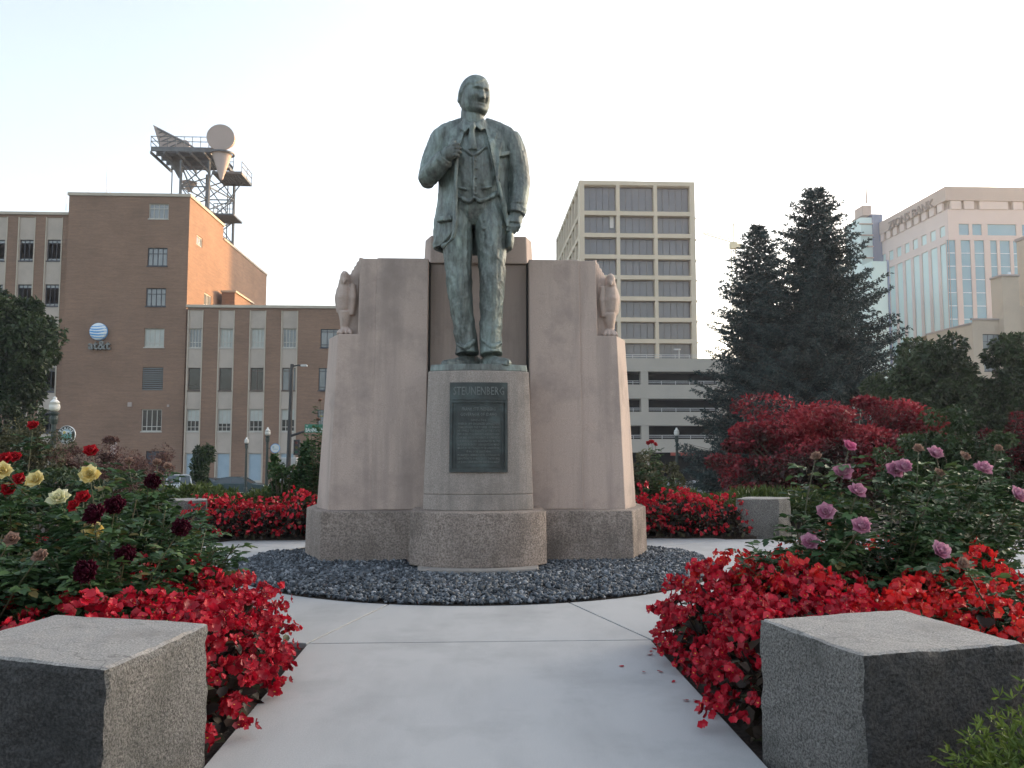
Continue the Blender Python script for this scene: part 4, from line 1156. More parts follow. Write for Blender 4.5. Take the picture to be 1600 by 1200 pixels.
# small dish
f = MB(MO); c_ = T(289,224,1); f.disc_y(c_.x, c_.z, c_.y, 5.6*YT/FPX, 24, .35); d_ = f.build("dish_antenna", m_horn, mast)
f = MB(MO); f.bar(T(293,228,1.2), T(293,246,1.2), .08); f.build("dish_post", m_steel, d_)

# ---- concrete office tower behind the garage
YO = 143.0
ox0, oz = XZ(905,283,YO); ox1 = W(1085,283,YO).x; OZT = W(990,283,YO).z
OO = ((ox0+ox1)/2, YO, ZB); YO2 = YO*165/128.
off_t = thing("office_tower", "tall beige concrete office tower with a grid of dark windows", "building", OO)
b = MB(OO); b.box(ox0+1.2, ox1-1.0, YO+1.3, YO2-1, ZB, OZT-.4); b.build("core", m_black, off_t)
rows_y = [283,330,364.5,398,430,463,496,529.5,562]
zr = [W(990,y,YO).z for y in rows_y]
colx = [ox0, W(965.5,300,YO).x, W(1024,300,YO).x, ox1]
for i, z in enumerate(zr):
    b = MB(OO); b.box(ox0+.01, ox1-.01, YO+.02, YO+1.3, z-.75, z-.001); b.build("floor_beam", m_beigeconc, off_t)
for i, x in enumerate(colx):
    w_ = .62 if 0 < i < 3 else .9
    xa = x - w_/2 if 0 < i < 3 else (x if i == 0 else x-w_)
    b = MB(OO); b.box(xa, xa+w_, YO, YO+1.32, ZB, OZT); b.build("column", m_beigeconc, off_t)
nb = 8
for i in range(nb+1):
    y = YO+1.4 + (YO2-YO-2.2)*i/nb; b = MB(OO); b.box(ox0, ox0+1.15, y, y+.8, ZB, OZT-.01); b.build("column", m_beigeconc, off_t)
for z in zr:
    b = MB(OO); b.box(ox0+.05, ox0+1.1, YO+1.35, YO2, z-.75, z-.004); b.build("floor_beam", m_beigeconc, off_t)
b = MB(OO); b.box(ox0+.3, ox1-.3, YO+.3, YO2-.3, OZT-.9, OZT-.02); b.build("roof", m_beigeconc, off_t)
b = MB(OO); xr = W(1094,400,YO).x
b.box(ox1+.002, xr, YO+3, YO2, ZB, W(1094,302,YO).z); b.build("service_shaft", m_beigeconc, off_t)
b = MB(OO)
for z in zr[1:]:
    b = MB(OO); b.box(xr, xr+.35, YO+3.4, YO2-.4, z-.3, z-.0); b.build("shaft_ledge", m_beigeconc, off_t)
for j in range(len(zr)-1):
    for i in range(3):
        xa = colx[i]+(.9 if i == 0 else .31); xb = colx[i+1]-(.9 if i == 2 else .31)
        w_ = MB(OO); n = 5
        for k in range(n+1):
            x = xa+(xb-xa)*k/n; w_.box(max(xa,x-.04), min(xb,x+.04), YO+1.05, YO+1.12, zr[j+1], zr[j]-.75)
        o = w_.build("window", m_mullion, off_t)
        for k in range(n):
            p = MB(OO); p.box(xa+(xb-xa)*k/n+.06, xa+(xb-xa)*(k+1)/n-.06, YO+1.08, YO+1.2, zr[j+1], zr[j]-.75); p.build("pane", m_towerglass, o)
p = W(957,343,YO); b = MB(OO); b.box(p.x-.35, p.x+.35, YO+.9, YO+.98, p.z-1.3, p.z+1.5); b.build("pale_blind", m_mortar_pale, off_t)  # plain pale panel in one window
b = MB(OO)
b.box(ox0+.85, ox0+1.25, YO+1.3, YO2, ZB, OZT-.8); b.build("side_glass", m_towerglass, off_t)

# ---- parking garage
YG = 90.0
gx0 = W(855,600,YG).x; gx1 = W(1330,600,YG).x
GO = ((gx0+gx1)/2, YG, ZB)
gar = thing("parking_garage", "open concrete parking garage with dark levels below the office tower", "garage", GO)
lev = [(560,580.5),(601,623),(643.5,665),(686,707)]
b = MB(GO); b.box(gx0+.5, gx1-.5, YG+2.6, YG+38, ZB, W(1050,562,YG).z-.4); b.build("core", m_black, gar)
for (ya, yb) in lev:
    b = MB(GO); zt_ = W(1050,ya,YG).z; zb_ = W(1050,yb,YG).z
    b.box(gx0, gx1, YG, YG+.35, zb_, zt_); b.box(gx0, gx1, YG+.35, YG+2.6, zb_, zb_+.35)
    b.build("parapet", m_garage, gar)
    r_ = MB(GO)
    for hh in (.22, .42): r_.bar((gx0, YG+.25, zt_+hh), (gx1, YG+.25, zt_+hh), .04)
    xx = gx0
    while xx < gx1: r_.bar((xx,YG+.25,zt_), (xx,YG+.25,zt_+.42), .035); xx += 1.6
    r_.build("railing", m_rail, gar)
for px in (900, 1007.5, 1130, 1250):
    b = MB(GO); x = W(px,620,YG).x
    b.prism([(x-.42,YG+.04),(x+.42,YG+.04),(x+.42,YG+.9),(x-.42,YG+.9)], ZB, W(1050,562,YG).z); b.build("pillar", m_garage, gar)
b = MB(GO); xa, za = XZ(1048,712,YG); xb, zb_ = XZ(1086,707,YG); b.box(xa, xb, YG-.1, YG+.2, za, zb_); b.build("sign_band", MAT("red sign band", (.30,.06,.04), (.25,.05,.035), 3, .6), gar)
b = MB(GO); xa = W(1330,600,YG).x; b.box(gx0, gx0+.35, YG+.36, YG+38, ZB, W(1050,562,YG).z); b.build("end_wall", m_garage, gar)
# lamp on the garage roof
gl = thing("roof_lamp", "small pale lamp post on the garage roof deck", "lamp", (W(1061,555,YG+6).x, YG+6, W(1061,562,YG+6).z))
GLO = gl.location.copy(); b = MB(GLO); p0 = Vector(GLO); p1 = W(1061,547,YG+6); b.bar(p0, p1, .06, 6); b.build("pole", m_rail, gl)
b = MB(GLO); p1 = W(1061,547,YG+6); b.cbox(p1.x-.6, p1.x+.15, p1.y-.15, p1.y+.15, p1.z, p1.z+.15, .03); b.build("lamp_head", m_rail, gl)

# ---- pale bank tower far right
YZ = 235.0
zx0 = W(1478,292,YZ).x; ZZT = W(1478,292,YZ).z; YZ2 = YZ*738/622.
zbx0 = W(1474,350,YZ).x; zx1 = zx0+44
ZO = (zx0+25, YZ, ZB)
bank = thing("bank_tower", "pale pink stone bank tower with tall blue window strips", "building", ZO)
zc = W(1500,318,YZ).z; zbody = W(1500,330,YZ).z
b = MB(ZO); b.box(zx0+1.0, zx1-.5, YZ+1.0, YZ2-.5, ZB, zc+1); b.build("core", m_taupe, bank)
# crown: overhanging band and crenel blocks below it
b = MB(ZO); b.box(zx0-.6, zx1+.6, YZ-.6, YZ2+.6, W(1500,314,YZ).z, ZZT); b.build("crown_band", m_taupe, bank)
zcr0 = W(1500,327,YZ).z; zcr1 = W(1500,314,YZ).z-.01
for (xa, xb) in ((1485,1501),(1506,1521),(1530,1574),(1582,1597)):
    b = MB(ZO); b.box(W(xa,320,YZ).x, W(xb,320,YZ).x, YZ-.3, YZ+.5, zcr0, zcr1); b.build("crown_block", m_pinkstone, bank)
for i in range(9):
    y = YZ+2+i*(YZ2-YZ-4)/9; b = MB(ZO); b.box(zx0-.3, zx0+.4, y, y+2.6, zcr0, zcr1); b.build("crown_block", m_pinkstone, bank)
# body front wall with real window openings
def ZX(px): return W(px, 420, YZ).x
fr = []
for (xa, xb) in ((1481,1494.5),(1503,1518),(1524,1539.5),(1549,1559.5),(1564,1580),(1585,1594),(1602,1616),(1622,1638)): fr.append((ZX(xa), ZX(xb), ZB, W(1500,375,YZ).z))
tr_ = [(ZX(a), ZX(c_), W(1500,367,YZ).z, W(1500,349.5,YZ).z) for a, c_ in ((1501,1517),(1522,1537),(1546,1591),(1600,1638))]
b = MB(ZO); b.wall(zx0+.2, zx1, ZB, zcr0, YZ, fr+tr_, .6); b.build("front_wall", m_pinkstone, bank)
for h in fr:
    w_ = MB(ZO); w_.box(h[0], h[1], YZ+.35, YZ+.55, h[2], h[3]); o = w_.build("window", m_skyglass, bank)
    w_ = MB(ZO); z = h[3]-4
    while z > 5: w_.box(h[0], h[1], YZ+.28, YZ+.349, z, z+.18); z -= 4.0
    w_.build("mullion", m_signwhite, o)
for h in tr_:
    w_ = MB(ZO); w_.box(h[0], h[1], YZ+.35, YZ+.55, h[2], h[3]); w_.build("window", m_skyglass, bank)
sd_h = []; n = 8
for i in range(n):
    ya = YZ+1.2+(YZ2-YZ-3)*i/n; sd_h.append((ya, ya+(YZ2-YZ-3)/n*.72, ZB, W(1500,378,YZ).z))
sd_t = [(h[0]+.5, h[1]-.3, W(1500,366,YZ).z, W(1500,350,YZ).z) for h in sd_h]
b = MB(ZO); b.wall(YZ, YZ2, ZB, zcr0, zx0+.2, sd_h+sd_t, .6, axis='x', sgn=1); b.build("side_wall", m_pinkstone, bank)
for h in sd_h+sd_t:
    w_ = MB(ZO); w_.box(zx0+.5, zx0+.7, h[0], h[1], h[2], h[3]); w_.build("window", m_mintglass, bank)
me = text_mesh("ZIONS BANK", 6.2, .2, bold=.05)
xs_ = [v.co.x for v in me.vertices]; wdt = max(xs_)-min(xs_); LW = (YZ2-YZ)*.62
t_ = put("lettering", me, MAT("dark sign letters", (.13,.12,.12), (.11,.10,.10), 1, .5), bank)
t_.rotation_euler = (math.pi/2, 0, -math.pi/2); t_.scale = (LW/wdt, .60, 1)
t_.location = Vector((zx0-.85, YZ+(YZ2-YZ)*.44, ZZT-4.35)) - Vector(ZO)
# glass tower with spire behind it, green-blue annex
YB = 275.0
sx0 = W(1343,300,YB).x; sx1 = W(1372,300,YB).x; szt = W(1360,340,YB).z
SO = ((sx0+sx1)/2, YB, ZB)
spt = thing("spire_tower", "narrow glass tower topped by a thin spire behind the spruces", "building", SO)
b = MB(SO); b.box(sx0, sx1-2.6, YB, YB+12, ZB, szt); b.build("glass_shaft", m_mintglass, spt)
b = MB(SO); b.box(sx1-2.6, sx1+1, YB-.4, YB+12.4, ZB, szt+1.2); b.build("glass_shaft", m_deepglass, spt)
for i in range(7):
    b = MB(SO); z = szt-2.5-i*4.0; b.box(sx0-.5, sx1-2.5, YB-.5, YB+.2, z, z+.35); b.build("sun_shade", m_taupe, spt)
b = MB(SO); b.cbox(W(1350,340,YB).x, W(1376,340,YB).x, YB+1, YB+10, szt+1.2, W(1360,333,YB).z, .2); b.build("penthouse", m_taupe, spt)
b = MB(SO); b.cbox(W(1352,340,YB).x, W(1367,340,YB).x, YB+2, YB+8, W(1360,333,YB).z, W(1360,318,YB).z, .2); b.build("penthouse", m_taupe, spt)
b = MB(SO); p = W(1354,318,YB+5); b.tube([p, W(1354,281,YB+5)], [.35,.08], 6); b.build("spire", m_taupe, spt)
YK = 228.0
ax0, azt = XZ(1362,408,YK); ax1 = W(1388,408,YK).x
anx = thing("glass_annex", "low mint glass annex block left of the pink bank tower", "building", ((ax0+ax1)/2, YK, ZB))
b = MB(anx.location); b.box(ax0, ax1, YK, YK+30, ZB, azt); b.build("glass_body", m_mintglass, anx)
b = MB(anx.location); b.box(ax1-.5, ax1+.1, YK-.2, YK+.3, ZB, azt+.3); b.build("corner_fin", m_deepglass, anx)

# ---- beige building at the right edge, plus an added unseen wing to shade the foreground
YE_ = 120.0
bx0 = W(1519,500,YE_).x; bzt = W(1530,500,YE_).z; bx1 = bx0+7.5; YE2 = YE_*779/706.
BO = (bx0+8, YE_, ZB)
bei = thing("beige_building", "beige stucco building with chimney at the right edge behind the garden trees", "building", BO)
fh = [(W(1536,540,YE_).x, W(1563,540,YE_).x, W(1540,545,YE_).z, W(1540,522,YE_).z), (W(1538,575,YE_).x, W(1563,575,YE_).x, W(1540,580,YE_).z, W(1540,558,YE_).z)]
shh = []
for (xa, xb, y0, y1) in ((1500,1507.5,527,551),(1484,1491.5,530,553)):
    Yb = YE_*779/(xa-740); Ya = YE_*779/(xb-740); shh.append((Ya, Yb, W(xa,y1,(Ya+Yb)/2).z, W(xa,y0,(Ya+Yb)/2).z))
b = MB(BO); b.wall(bx0, bx1, ZB, bzt, YE_, fh, .3); b.wall(YE_, YE_*1.105, ZB, bzt-.6, bx0, shh, .3, axis='x', sgn=1)
b.add([(bx0,YE_,bzt-.6),(bx1,YE_,bzt-.6),(bx1,YE_+20,bzt-.6),(bx0,YE_+20,bzt-.6)], [(0,1,2,3)])
b.build("wall", m_beige, bei)
b = MB(BO); b.box(bx0-.15, bx1, YE_-.15, YE_+.3, bzt, bzt+.25); b.box(bx0-.15, bx0+.3, YE_+.3, YE_*1.105, bzt-.6, bzt-.35); b.build("coping", m_taupe, bei)
for h in fh: window(bei, BO, *h, YE_, m_frame_dark, m_glass_grey, 2, (.5,), .09, .25)
for h in shh: window(bei, BO, *h, bx0, m_frame_dark, m_glass_grey, 0, (.5,), .08, .25, axis='x', sgn=1, sill=False)
cxa, czt = XZ(1564,432,YE_-1); cxb = W(1590,432,YE_-1).x
b = MB(BO); b.prism([(cxa,YE_-1.2),(cxb,YE_-1.2),(cxb,YE_+1.5),(cxa,YE_+1.5)], ZB, czt); b.build("chimney", m_beige, bei)
b = MB(BO); b.cbox(cxa-.15, cxb+.15, YE_-1.35, YE_+1.65, czt, czt+.3, .05); b.build("chimney_cap", m_taupe, bei)
b = MB(BO); p = W(1577,430,YE_); b.tube([p, p+Vector((0,0,.5))], [.25,.2], 10); b.build("chimney_pot", m_signwhite, bei)
x2 = cxb+.01; zmid = W(1595,478,YE_).z
b = MB(BO); b.box(x2, 96.9, YE_, YE_+2, ZB, zmid); b.build("wall", m_beige, bei)
wx0, wx1, wzt = 97, 212, 38.0  # added wing out of view, sized to block the low sun
wh = []
for i in range(12):
    for j in range(7):
        wh.append((wx0+3+i*9.2, wx0+7.6+i*9.2, 3+j*4.8, 6.0+j*4.8))
b = MB(BO); b.wall(wx0, wx1, ZB, wzt, YE_-2, wh, .3)
b.box(wx0, wx1, YE_-1.4, YE_+20, ZB, wzt-.01); b.build("shade_wing", m_beige, bei)
b = MB(); b.box(0, 4.6, -1.75, -1.6, 0, 3.0); wme = b.mesh("window"); wme.materials.append(m_glass_grey)
for h in wh: put("window", wme, None, bei, (h[0]-BO[0], YE_-BO[1], h[2]-BO[2]))
b = MB(BO); b.box(wx0-.2, wx1+.2, YE_-2.2, YE_+20.2, wzt, wzt+.5); b.build("coping", m_taupe, bei)

# ---- far tower crane
YC = 330.0
crn = thing("tower_crane", "distant pale tower crane between the office tower and spruces", "crane", (W(1146,390,YC).x, YC, ZB))
m_crane = MAT("crane paint", (.60,.55,.36), (.55,.5,.33), 1, .6)
CO = crn.location.copy(); b = MB(CO)
mx = CO.x; zj = W(1146,383,YC).z; zt_ = W(1143,348,YC).z
for dx in (-.9, .9):
    b.bar((mx+dx,YC,ZB), (mx+dx,YC,zj), .22)
z = 20
while z < zj: b.bar((mx-.9,YC,z), (mx+.9,YC,z+2), .14); z += 2
b.build("mast", m_crane, crn)
b = MB(CO); xj0 = W(1098,383,YC).x; xj1 = W(1158,383,YC).x; zl = W(1098,365,YC).z
b.bar((mx,YC,zj+1), (xj0,YC,zl), .25); b.bar((mx,YC,zj+2.4), (xj0,YC,zl+.6), .2); b.bar((mx,YC,zj+.5), (xj1,YC,zj+.5), .25)
for i in range(10):
    t = i/10; xa = mx+(xj0-mx)*t; za = zj+1+(zl-zj-1)*t; b.bar((xa,YC,za), (mx+(xj0-mx)*(t+.1),YC,za+(zl-zj-1)*.1+1.2), .1)
b.build("jib", m_crane, crn)
b = MB(CO); b.bar((mx,YC,zj), (mx+.2,YC,zt_), .25); b.bar((mx+.2,YC,zt_), (xj1,YC,zj+.5), .12); b.box(xj1-2.4, xj1, YC-.8, YC+.8, zj-1.5, zj+.4); b.cbox(mx-1.5, mx+1.5, YC-1.2, YC+1.2, zj-1.5, zj+1.2, .2); b.build("cab", m_crane, crn)
# ------------------------------------------------------------------ foliage tools
def unit(a): return a/np.maximum(np.linalg.norm(a, axis=-1, keepdims=True), 1e-9)
def leafset(C, T, N, L, Wd, rnd, fold=.25, droop=.15, six=False):
    """many leaves: base points C, directions T, normals N. returns V, list of faces, rnd"""
    n = len(C); L = np.broadcast_to(L, n)[:,None]; Wd = np.broadcast_to(Wd, n)[:,None]
    T = unit(T); S_ = unit(np.cross(T, N)); N = np.cross(S_, T)
    tip = C + T*L - N*L*droop
    if not six:
        mid = C + T*L*.45
        V = np.stack([C, mid + S_*Wd*.5 + N*Wd*fold, tip, mid - S_*Wd*.5 + N*Wd*fold], 1).reshape(-1,3)
        i = 4*np.arange(n)[:,None]
        return V, np.concatenate([i+np.array([[0,1,2]]), i+np.array([[0,2,3]])]), np.repeat(rnd, 4)
    m1 = C + T*L*.28; m2 = C + T*L*.68 - N*L*droop*.5
    V = np.stack([C, m1+S_*Wd*.46+N*Wd*fold, m2+S_*Wd*.42+N*Wd*fold, tip, m2-S_*Wd*.42+N*Wd*fold, m1-S_*Wd*.46+N*Wd*fold], 1).reshape(-1,3)
    i = 6*np.arange(n)[:,None]
    return V, np.concatenate([i+np.array([[0,1,2,3]]), i+np.array([[0,3,4,5]])]), np.repeat(rnd, 6)
def cat_sets(sets):
    V = []; F3 = []; R = []; o = 0
    for v, f, r in sets:
        V.append(v); F3.append(f+o); R.append(r); o += len(v)
    return np.concatenate(V), np.concatenate(F3), np.concatenate(R)
def rdir(n):
    a = RNG.normal(size=(n,3)); return unit(a)
def clump_leaves(centers, radii, per, L, Wd, rfun=None, up=.3, shell=.55, six=False, droop=.15):
    """leaves spread through the outer shells of many clumps"""
    C = []; D = []
    for c, r, m in zip(centers, radii, per):
        d = rdir(m); d[:,2] = d[:,2]*.9+.1
        rad = (shell + (1-shell)*RNG.random(m)**.6)[:,None]
        C.append(np.asarray(c)[None] + d*rad*np.asarray(r)[None]); D.append(d)
    C = np.concatenate(C); D = np.concatenate(D); n = len(C)
    T = unit(D*.6 + RNG.normal(size=(n,3))*.7 + np.array([0,0,-.15])); N = unit(D*.5 + RNG.normal(size=(n,3))*.5 + np.array([0,0,up*2]))
    if rfun is None:
        tone = np.concatenate([np.full(m, RNG.uniform(-.28,.28)) for m in per]); rnd = np.clip(.5+tone+RNG.normal(size=n)*.16, 0, 1)
    else: rnd = rfun(C, D)
    return leafset(C, T, N, L*RNG.uniform(.7,1.3,n), Wd*RNG.uniform(.7,1.3,n), rnd, six=six, droop=droop)

m_bark = MAT("bark", (.075,.058,.046), (.05,.04,.032), 8, .95, .8, 30)
m_twig = MAT("twig", (.11,.09,.06), (.08,.065,.045), 12, .9)
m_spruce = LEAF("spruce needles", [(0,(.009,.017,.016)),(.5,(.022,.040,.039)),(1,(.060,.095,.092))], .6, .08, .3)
m_ash = LEAF("dark green leaves", [(0,(.016,.028,.010)),(.5,(.034,.056,.020)),(1,(.065,.095,.035))], .5, .2)
m_midgreen = LEAF("mid green leaves", [(0,(.018,.035,.014)),(.6,(.04,.072,.025)),(1,(.09,.13,.05))], .45, .25)
m_burning = LEAF("burning bush leaves", [(0,(.030,.026,.016)),(.3,(.055,.018,.016)),(.55,(.16,.014,.022)),(.85,(.34,.020,.034)),(1,(.46,.05,.06))], .5, .25)
m_barberry = LEAF("barberry leaves", [(0,(.05,.03,.026)),(.5,(.13,.06,.05)),(1,(.20,.12,.095))], .6, .2)
m_olive = LEAF("olive shrub leaves", [(0,(.04,.045,.02)),(.5,(.085,.085,.04)),(1,(.14,.13,.07))], .6, .25)
m_juniper = LEAF("juniper", [(0,(.020,.036,.012)),(.5,(.055,.085,.02)),(1,(.13,.17,.035))], .6, .2)
m_rosegreen = LEAF("rose leaves", [(0,(.014,.033,.014)),(.45,(.038,.082,.030)),(.8,(.080,.145,.050)),(.96,(.12,.17,.06)),(1,(.15,.12,.04))], .5, .25, .25)

def trunk_mesh(off, z0, z1, r, lean=(0,0), n=9, forks=()):
    b = MB(off); x, y = off[0], off[1]
    pts = []; rad = []
    for k in range(6):
        t = k/5; pts.append((x+lean[0]*t+.04*r*math.sin(k*2), y+lean[1]*t, z0+(z1-z0)*t)); rad.append(r*(1.25 if k == 0 else 1-.75*t))
    b.tube(pts, rad, n)
    for (t, dx, dy, dz, rr) in forks:
        p = Vector((x+lean[0]*t, y+lean[1]*t, z0+(z1-z0)*t)); q = p+Vector((dx,dy,dz))
        b.tube([p, p+Vector((dx*.5,dy*.5,dz*.35)), q], [rr, rr*.7, rr*.25], 6)
    return b

# ---- the two blue spruces
def spruce(px_top, py_top, Y, R, label, seed):
    rg = np.random.default_rng(seed)
    top = W(px_top, py_top, Y); zb = gz(Y)-.1; H = top.z-zb
    t = thing("spruce_tree", label, "tree", (top.x, Y, zb), "spruces beside the garage")
    off = (top.x, Y, zb)
    b = MB(off); b.tube([(top.x,Y,zb),(top.x,Y,zb+H*.5),(top.x,Y,top.z)], [.32,.18,.03], 9); b.build("trunk", m_bark, t)
    tw = MB(off); C=[];T=[];N=[];L=[];Wd=[];RN=[]
    z = .05
    while z < .99:
        frac = 1-z
        rr = R*(frac**.69)*(1.0 if z > .12 else .92)
        nbr = int(8+6*frac)
        a0 = rg.random()*6.28
        for k in range(nbr):
            a = a0 + 6.283*k/nbr + rg.normal()*.18
            ln = max(.25, rr*rg.uniform(.62,1.16))
            slope = .55*(z-.45) + rg.normal()*.07 
            d = np.array([math.cos(a), math.sin(a), slope]); d /= np.linalg.norm(d)
            p0 = np.array([0,0,z*H])
            sag = .10*ln*frac
            nseg = max(3, int(ln/.26))
            tip_up = .12*ln
            P = [p0 + d*ln*s - np.array([0,0,1])*(sag*4*s*(1-s)*.8) + np.array([0,0,1])*tip_up*s**3 for s in np.linspace(0,1,nseg+1)]
            if ln > .8:
                tw.tube([Vector(p)+Vector(off) for p in (P[0],P[nseg//2],P[-1])], [.035*ln*.35+.01,.02*ln*.3+.008,.006], 4)
            side = np.cross(d, [0,0,1]); side /= np.linalg.norm(side)
            for s in range(1, nseg+1):
                q = P[s]; sl = min(.85, .20+.34*ln*(1-s/(nseg+1)))*rg.uniform(.7,1.2)
                for sg in (-1,1,0):
                    if sg == 0:
                        if s < nseg and rg.random() > .5: continue
                        dd = d.copy(); sl2 = .30
                    else:
                        dd = d*.55 + side*sg*.9; sl2 = sl
                    dd = dd + rg.normal(size=3)*.12; dd[2] -= .22*frac; dd /= np.linalg.norm(dd)
                    m = max(3, int(sl2/.085))
                    for j in range(m):
                        u = (j+rg.random())/m
                        c = q + dd*sl2*u - np.array([0,0,.10*sl2*u*u])
                        for e in range(2):
                            nd = dd*.75 + rg.normal(size=3)*.55
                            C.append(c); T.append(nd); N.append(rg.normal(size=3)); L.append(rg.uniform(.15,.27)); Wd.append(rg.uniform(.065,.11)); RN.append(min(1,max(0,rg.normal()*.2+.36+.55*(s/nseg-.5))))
        z += (.34/H)*(1.0+.35*frac)
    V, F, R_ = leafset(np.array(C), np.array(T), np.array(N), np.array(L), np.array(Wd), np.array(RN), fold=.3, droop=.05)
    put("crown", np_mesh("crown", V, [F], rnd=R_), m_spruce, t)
    tw.build("branches", m_bark, t)
    return len(F)
spruce(1274, 292, 50, 7.2, "tallest dark blue spruce with a pointed top right of centre", 3)
spruce(1183, 354, 54, 5.7, "shorter dark spruce left of the tallest spruce, nearer the garage", 5)

# ---- broadleaf trees and shrubs
def broad(name, label, cat, px, py_c, Y, rx_px, rz_px, mat, n_clump=30, per=260, leaf=.16, group=None, trunk=True, seed=1, rfun=None, wfac=.55, ry=None, six=False, ground=None, clr=.42, partname="crown", up=.3):
    rg = random.Random(seed)
    c = W(px, py_c, Y); k = Y/FPX; rx = rx_px*k; rz = rz_px*k; ry = ry or rx
    zb = gz(Y)-.1 if ground is None else ground
    t = thing(name, label, cat, (c.x, Y, zb), group); off = (c.x, Y, zb)
    cs = []; rs = []; pr = []
    for i in range(n_clump):
        while True:
            u = Vector((rg.uniform(-1,1), rg.uniform(-1,1), rg.uniform(-1,1)))
            if u.length < 1: break
        u = u*(.45+.55*u.length) if u.length > .01 else u
        u = u*(1+.45*noise.noise(Vector((u.x*1.7+seed, u.y*1.7, u.z*1.7))))
        s = clr*rg.choice((.45,.6,.8,1.0,1.3))
        cs.append((c.x+u.x*rx-off[0], u.y*ry, c.z+u.z*rz-off[2])); rs.append((s*rx, s*ry, s*rz*.85)); pr.append(int(per*rg.uniform(.7,1.3)))
    V, F, R_ = clump_leaves(cs, rs, pr, leaf, leaf*wfac, rfun, six=six, up=up)
    put(partname, np_mesh(partname, V, [F], rnd=R_), mat, t)
    if trunk:
        fk = [(rg.uniform(.3,.9), rg.uniform(-.6,.6)*rx, rg.uniform(-.5,.5)*ry, rg.uniform(.2,.5)*rz*1.5, .05*rx) for _ in range(9)]
        trunk_mesh(off, zb, c.z+rz*.3, max(.06, .07*rx), n=8, forks=fk).build("trunk", m_bark, t)
    else:
        b = MB(off)
        for _ in range(14):
            a = rg.uniform(0,6.28); q = rg.uniform(.3,.85)
            b.tube([(c.x+.1*math.cos(a), Y+.1*math.sin(a), zb), (c.x+rx*q*.6*math.cos(a), Y+ry*q*.6*math.sin(a), zb+(c.z-zb)*.8), (c.x+rx*q*math.cos(a), Y+ry*q*math.sin(a), c.z+rz*rg.uniform(.1,.6))], [.02*rx+.006,.014*rx+.004,.004], 5)
        b.build("stems", m_twig, t)
    return t
broad("ash_tree", "dark green leafy tree at the left edge before the brick building", "tree", 14, 552, 42, 66, 100, m_ash, 90, 300, .28, seed=2, clr=.27)
broad("maple_tree", "rounded green tree right of the spruces, below the bank tower", "tree", 1455, 628, 34, 84, 92, m_ash, 120, 300, .22, "garden trees on the right", seed=3, clr=.26)
broad("maple_tree", "dark green tree at the right edge under the beige chimney", "tree", 1600, 622, 32, 66, 92, m_ash, 105, 290, .22, "garden trees on the right", seed=4, clr=.27)
def burn_r(C, D):
    h = (C[:,2]-C[:,2].min())/(C[:,2].max()-C[:,2].min())
    nz = np.array([noise.noise(Vector(c)*1.1) for c in C])
    return np.clip(.12+.62*(h**1.3)+.62*nz+.22*(D[:,2]>.2)*RNG.random(len(C))+RNG.normal(size=len(C))*.10, 0, 1)
broad("burning_bush", "large rounded red and dark green burning bush before the spruces", "shrub", 1284, 716, 20, 178, 88, m_burning, 125, 520, .11, seed=5, trunk=False, rfun=burn_r, clr=.24, ry=2.1, wfac=.6, partname="foliage")
broad("burning_bush", "small red bush at the right edge behind the pink roses", "shrub", 1596, 715, 12, 56, 66, m_burning, 46, 300, .055, seed=6, trunk=False, rfun=lambda C, D: np.clip(.35+RNG.normal(size=len(C))*.2, 0, 1), clr=.34, partname="foliage")
broad("barberry_shrub", "brownish red twiggy shrub below the round seal sign", "shrub", 165, 742, 15, 78, 48, m_barberry, 56, 300, .045, "barberries on the left", seed=7, trunk=False, rfun=None, clr=.3, partname="foliage")
broad("barberry_shrub", "reddish twiggy shrub below the brick tower's dark door", "shrub", 226, 746, 17, 44, 46, m_barberry, 34, 240, .045, "barberries on the left", seed=8, trunk=False, clr=.34, partname="foliage")
broad("olive_shrub", "yellow-green feathery shrub at the left edge behind the red roses", "shrub", 26, 728, 14, 62, 66, m_olive, 52, 300, .05, seed=9, trunk=False, clr=.3, partname="foliage")
broad("street_tree", "small narrow green tree between the white and dark cars", "tree", 316, 728, 46, 15, 36, m_midgreen, 22, 170, .20, seed=10, clr=.42)
broad("garden_shrub", "tall green shrub left of the monument beneath the street sign", "shrub", 482, 748, 13.2, 26, 56, m_rosegreen, 26, 210, .06, "shrubs flanking the monument", seed=11, trunk=False, clr=.36, six=True, ground=0, partname="foliage")
broad("garden_shrub", "loose leafy shrub in front of the round blue sign", "shrub", 440, 745, 13.4, 30, 42, m_rosegreen, 18, 90, .06, "shrubs flanking the monument", seed=12, trunk=False, clr=.3, six=True, ground=0, partname="foliage")
broad("garden_shrub", "grey-green shrub right of the monument under the tall red rose", "shrub", 1024, 748, 13.2, 38, 50, m_olive, 26, 170, .05, "shrubs flanking the monument", seed=13, trunk=False, clr=.32, six=True, ground=0, partname="foliage")
broad("garden_shrub", "silvery green leafy shrub above the pink roses at right", "shrub", 1490, 712, 11.6, 74, 70, m_midgreen, 40, 150, .07, "shrubs flanking the monument", seed=14, trunk=False, clr=.28, six=True, ground=0, partname="foliage", up=.8)

broad("garden_shrub", "dark green shrub between the burning bush and silvery shrub", "shrub", 1425, 745, 13.5, 60, 58, m_midgreen, 40, 150, .075, "shrubs flanking the monument", seed=15, trunk=False, clr=.28, six=True, ground=0, partname="foliage")
broad("garden_shrub", "dark green shrub low at the right edge under the red bush", "shrub", 1575, 760, 10.8, 70, 52, m_ash, 40, 160, .065, "shrubs flanking the monument", seed=16, trunk=False, clr=.28, six=True, ground=0, partname="foliage")
broad("garden_shrub", "dark green shrub low at the left edge behind the yellow roses", "shrub", 70, 775, 9.6, 110, 40, m_ash, 46, 170, .06, "shrubs flanking the monument", seed=17, trunk=False, clr=.25, six=True, ground=0, partname="foliage")

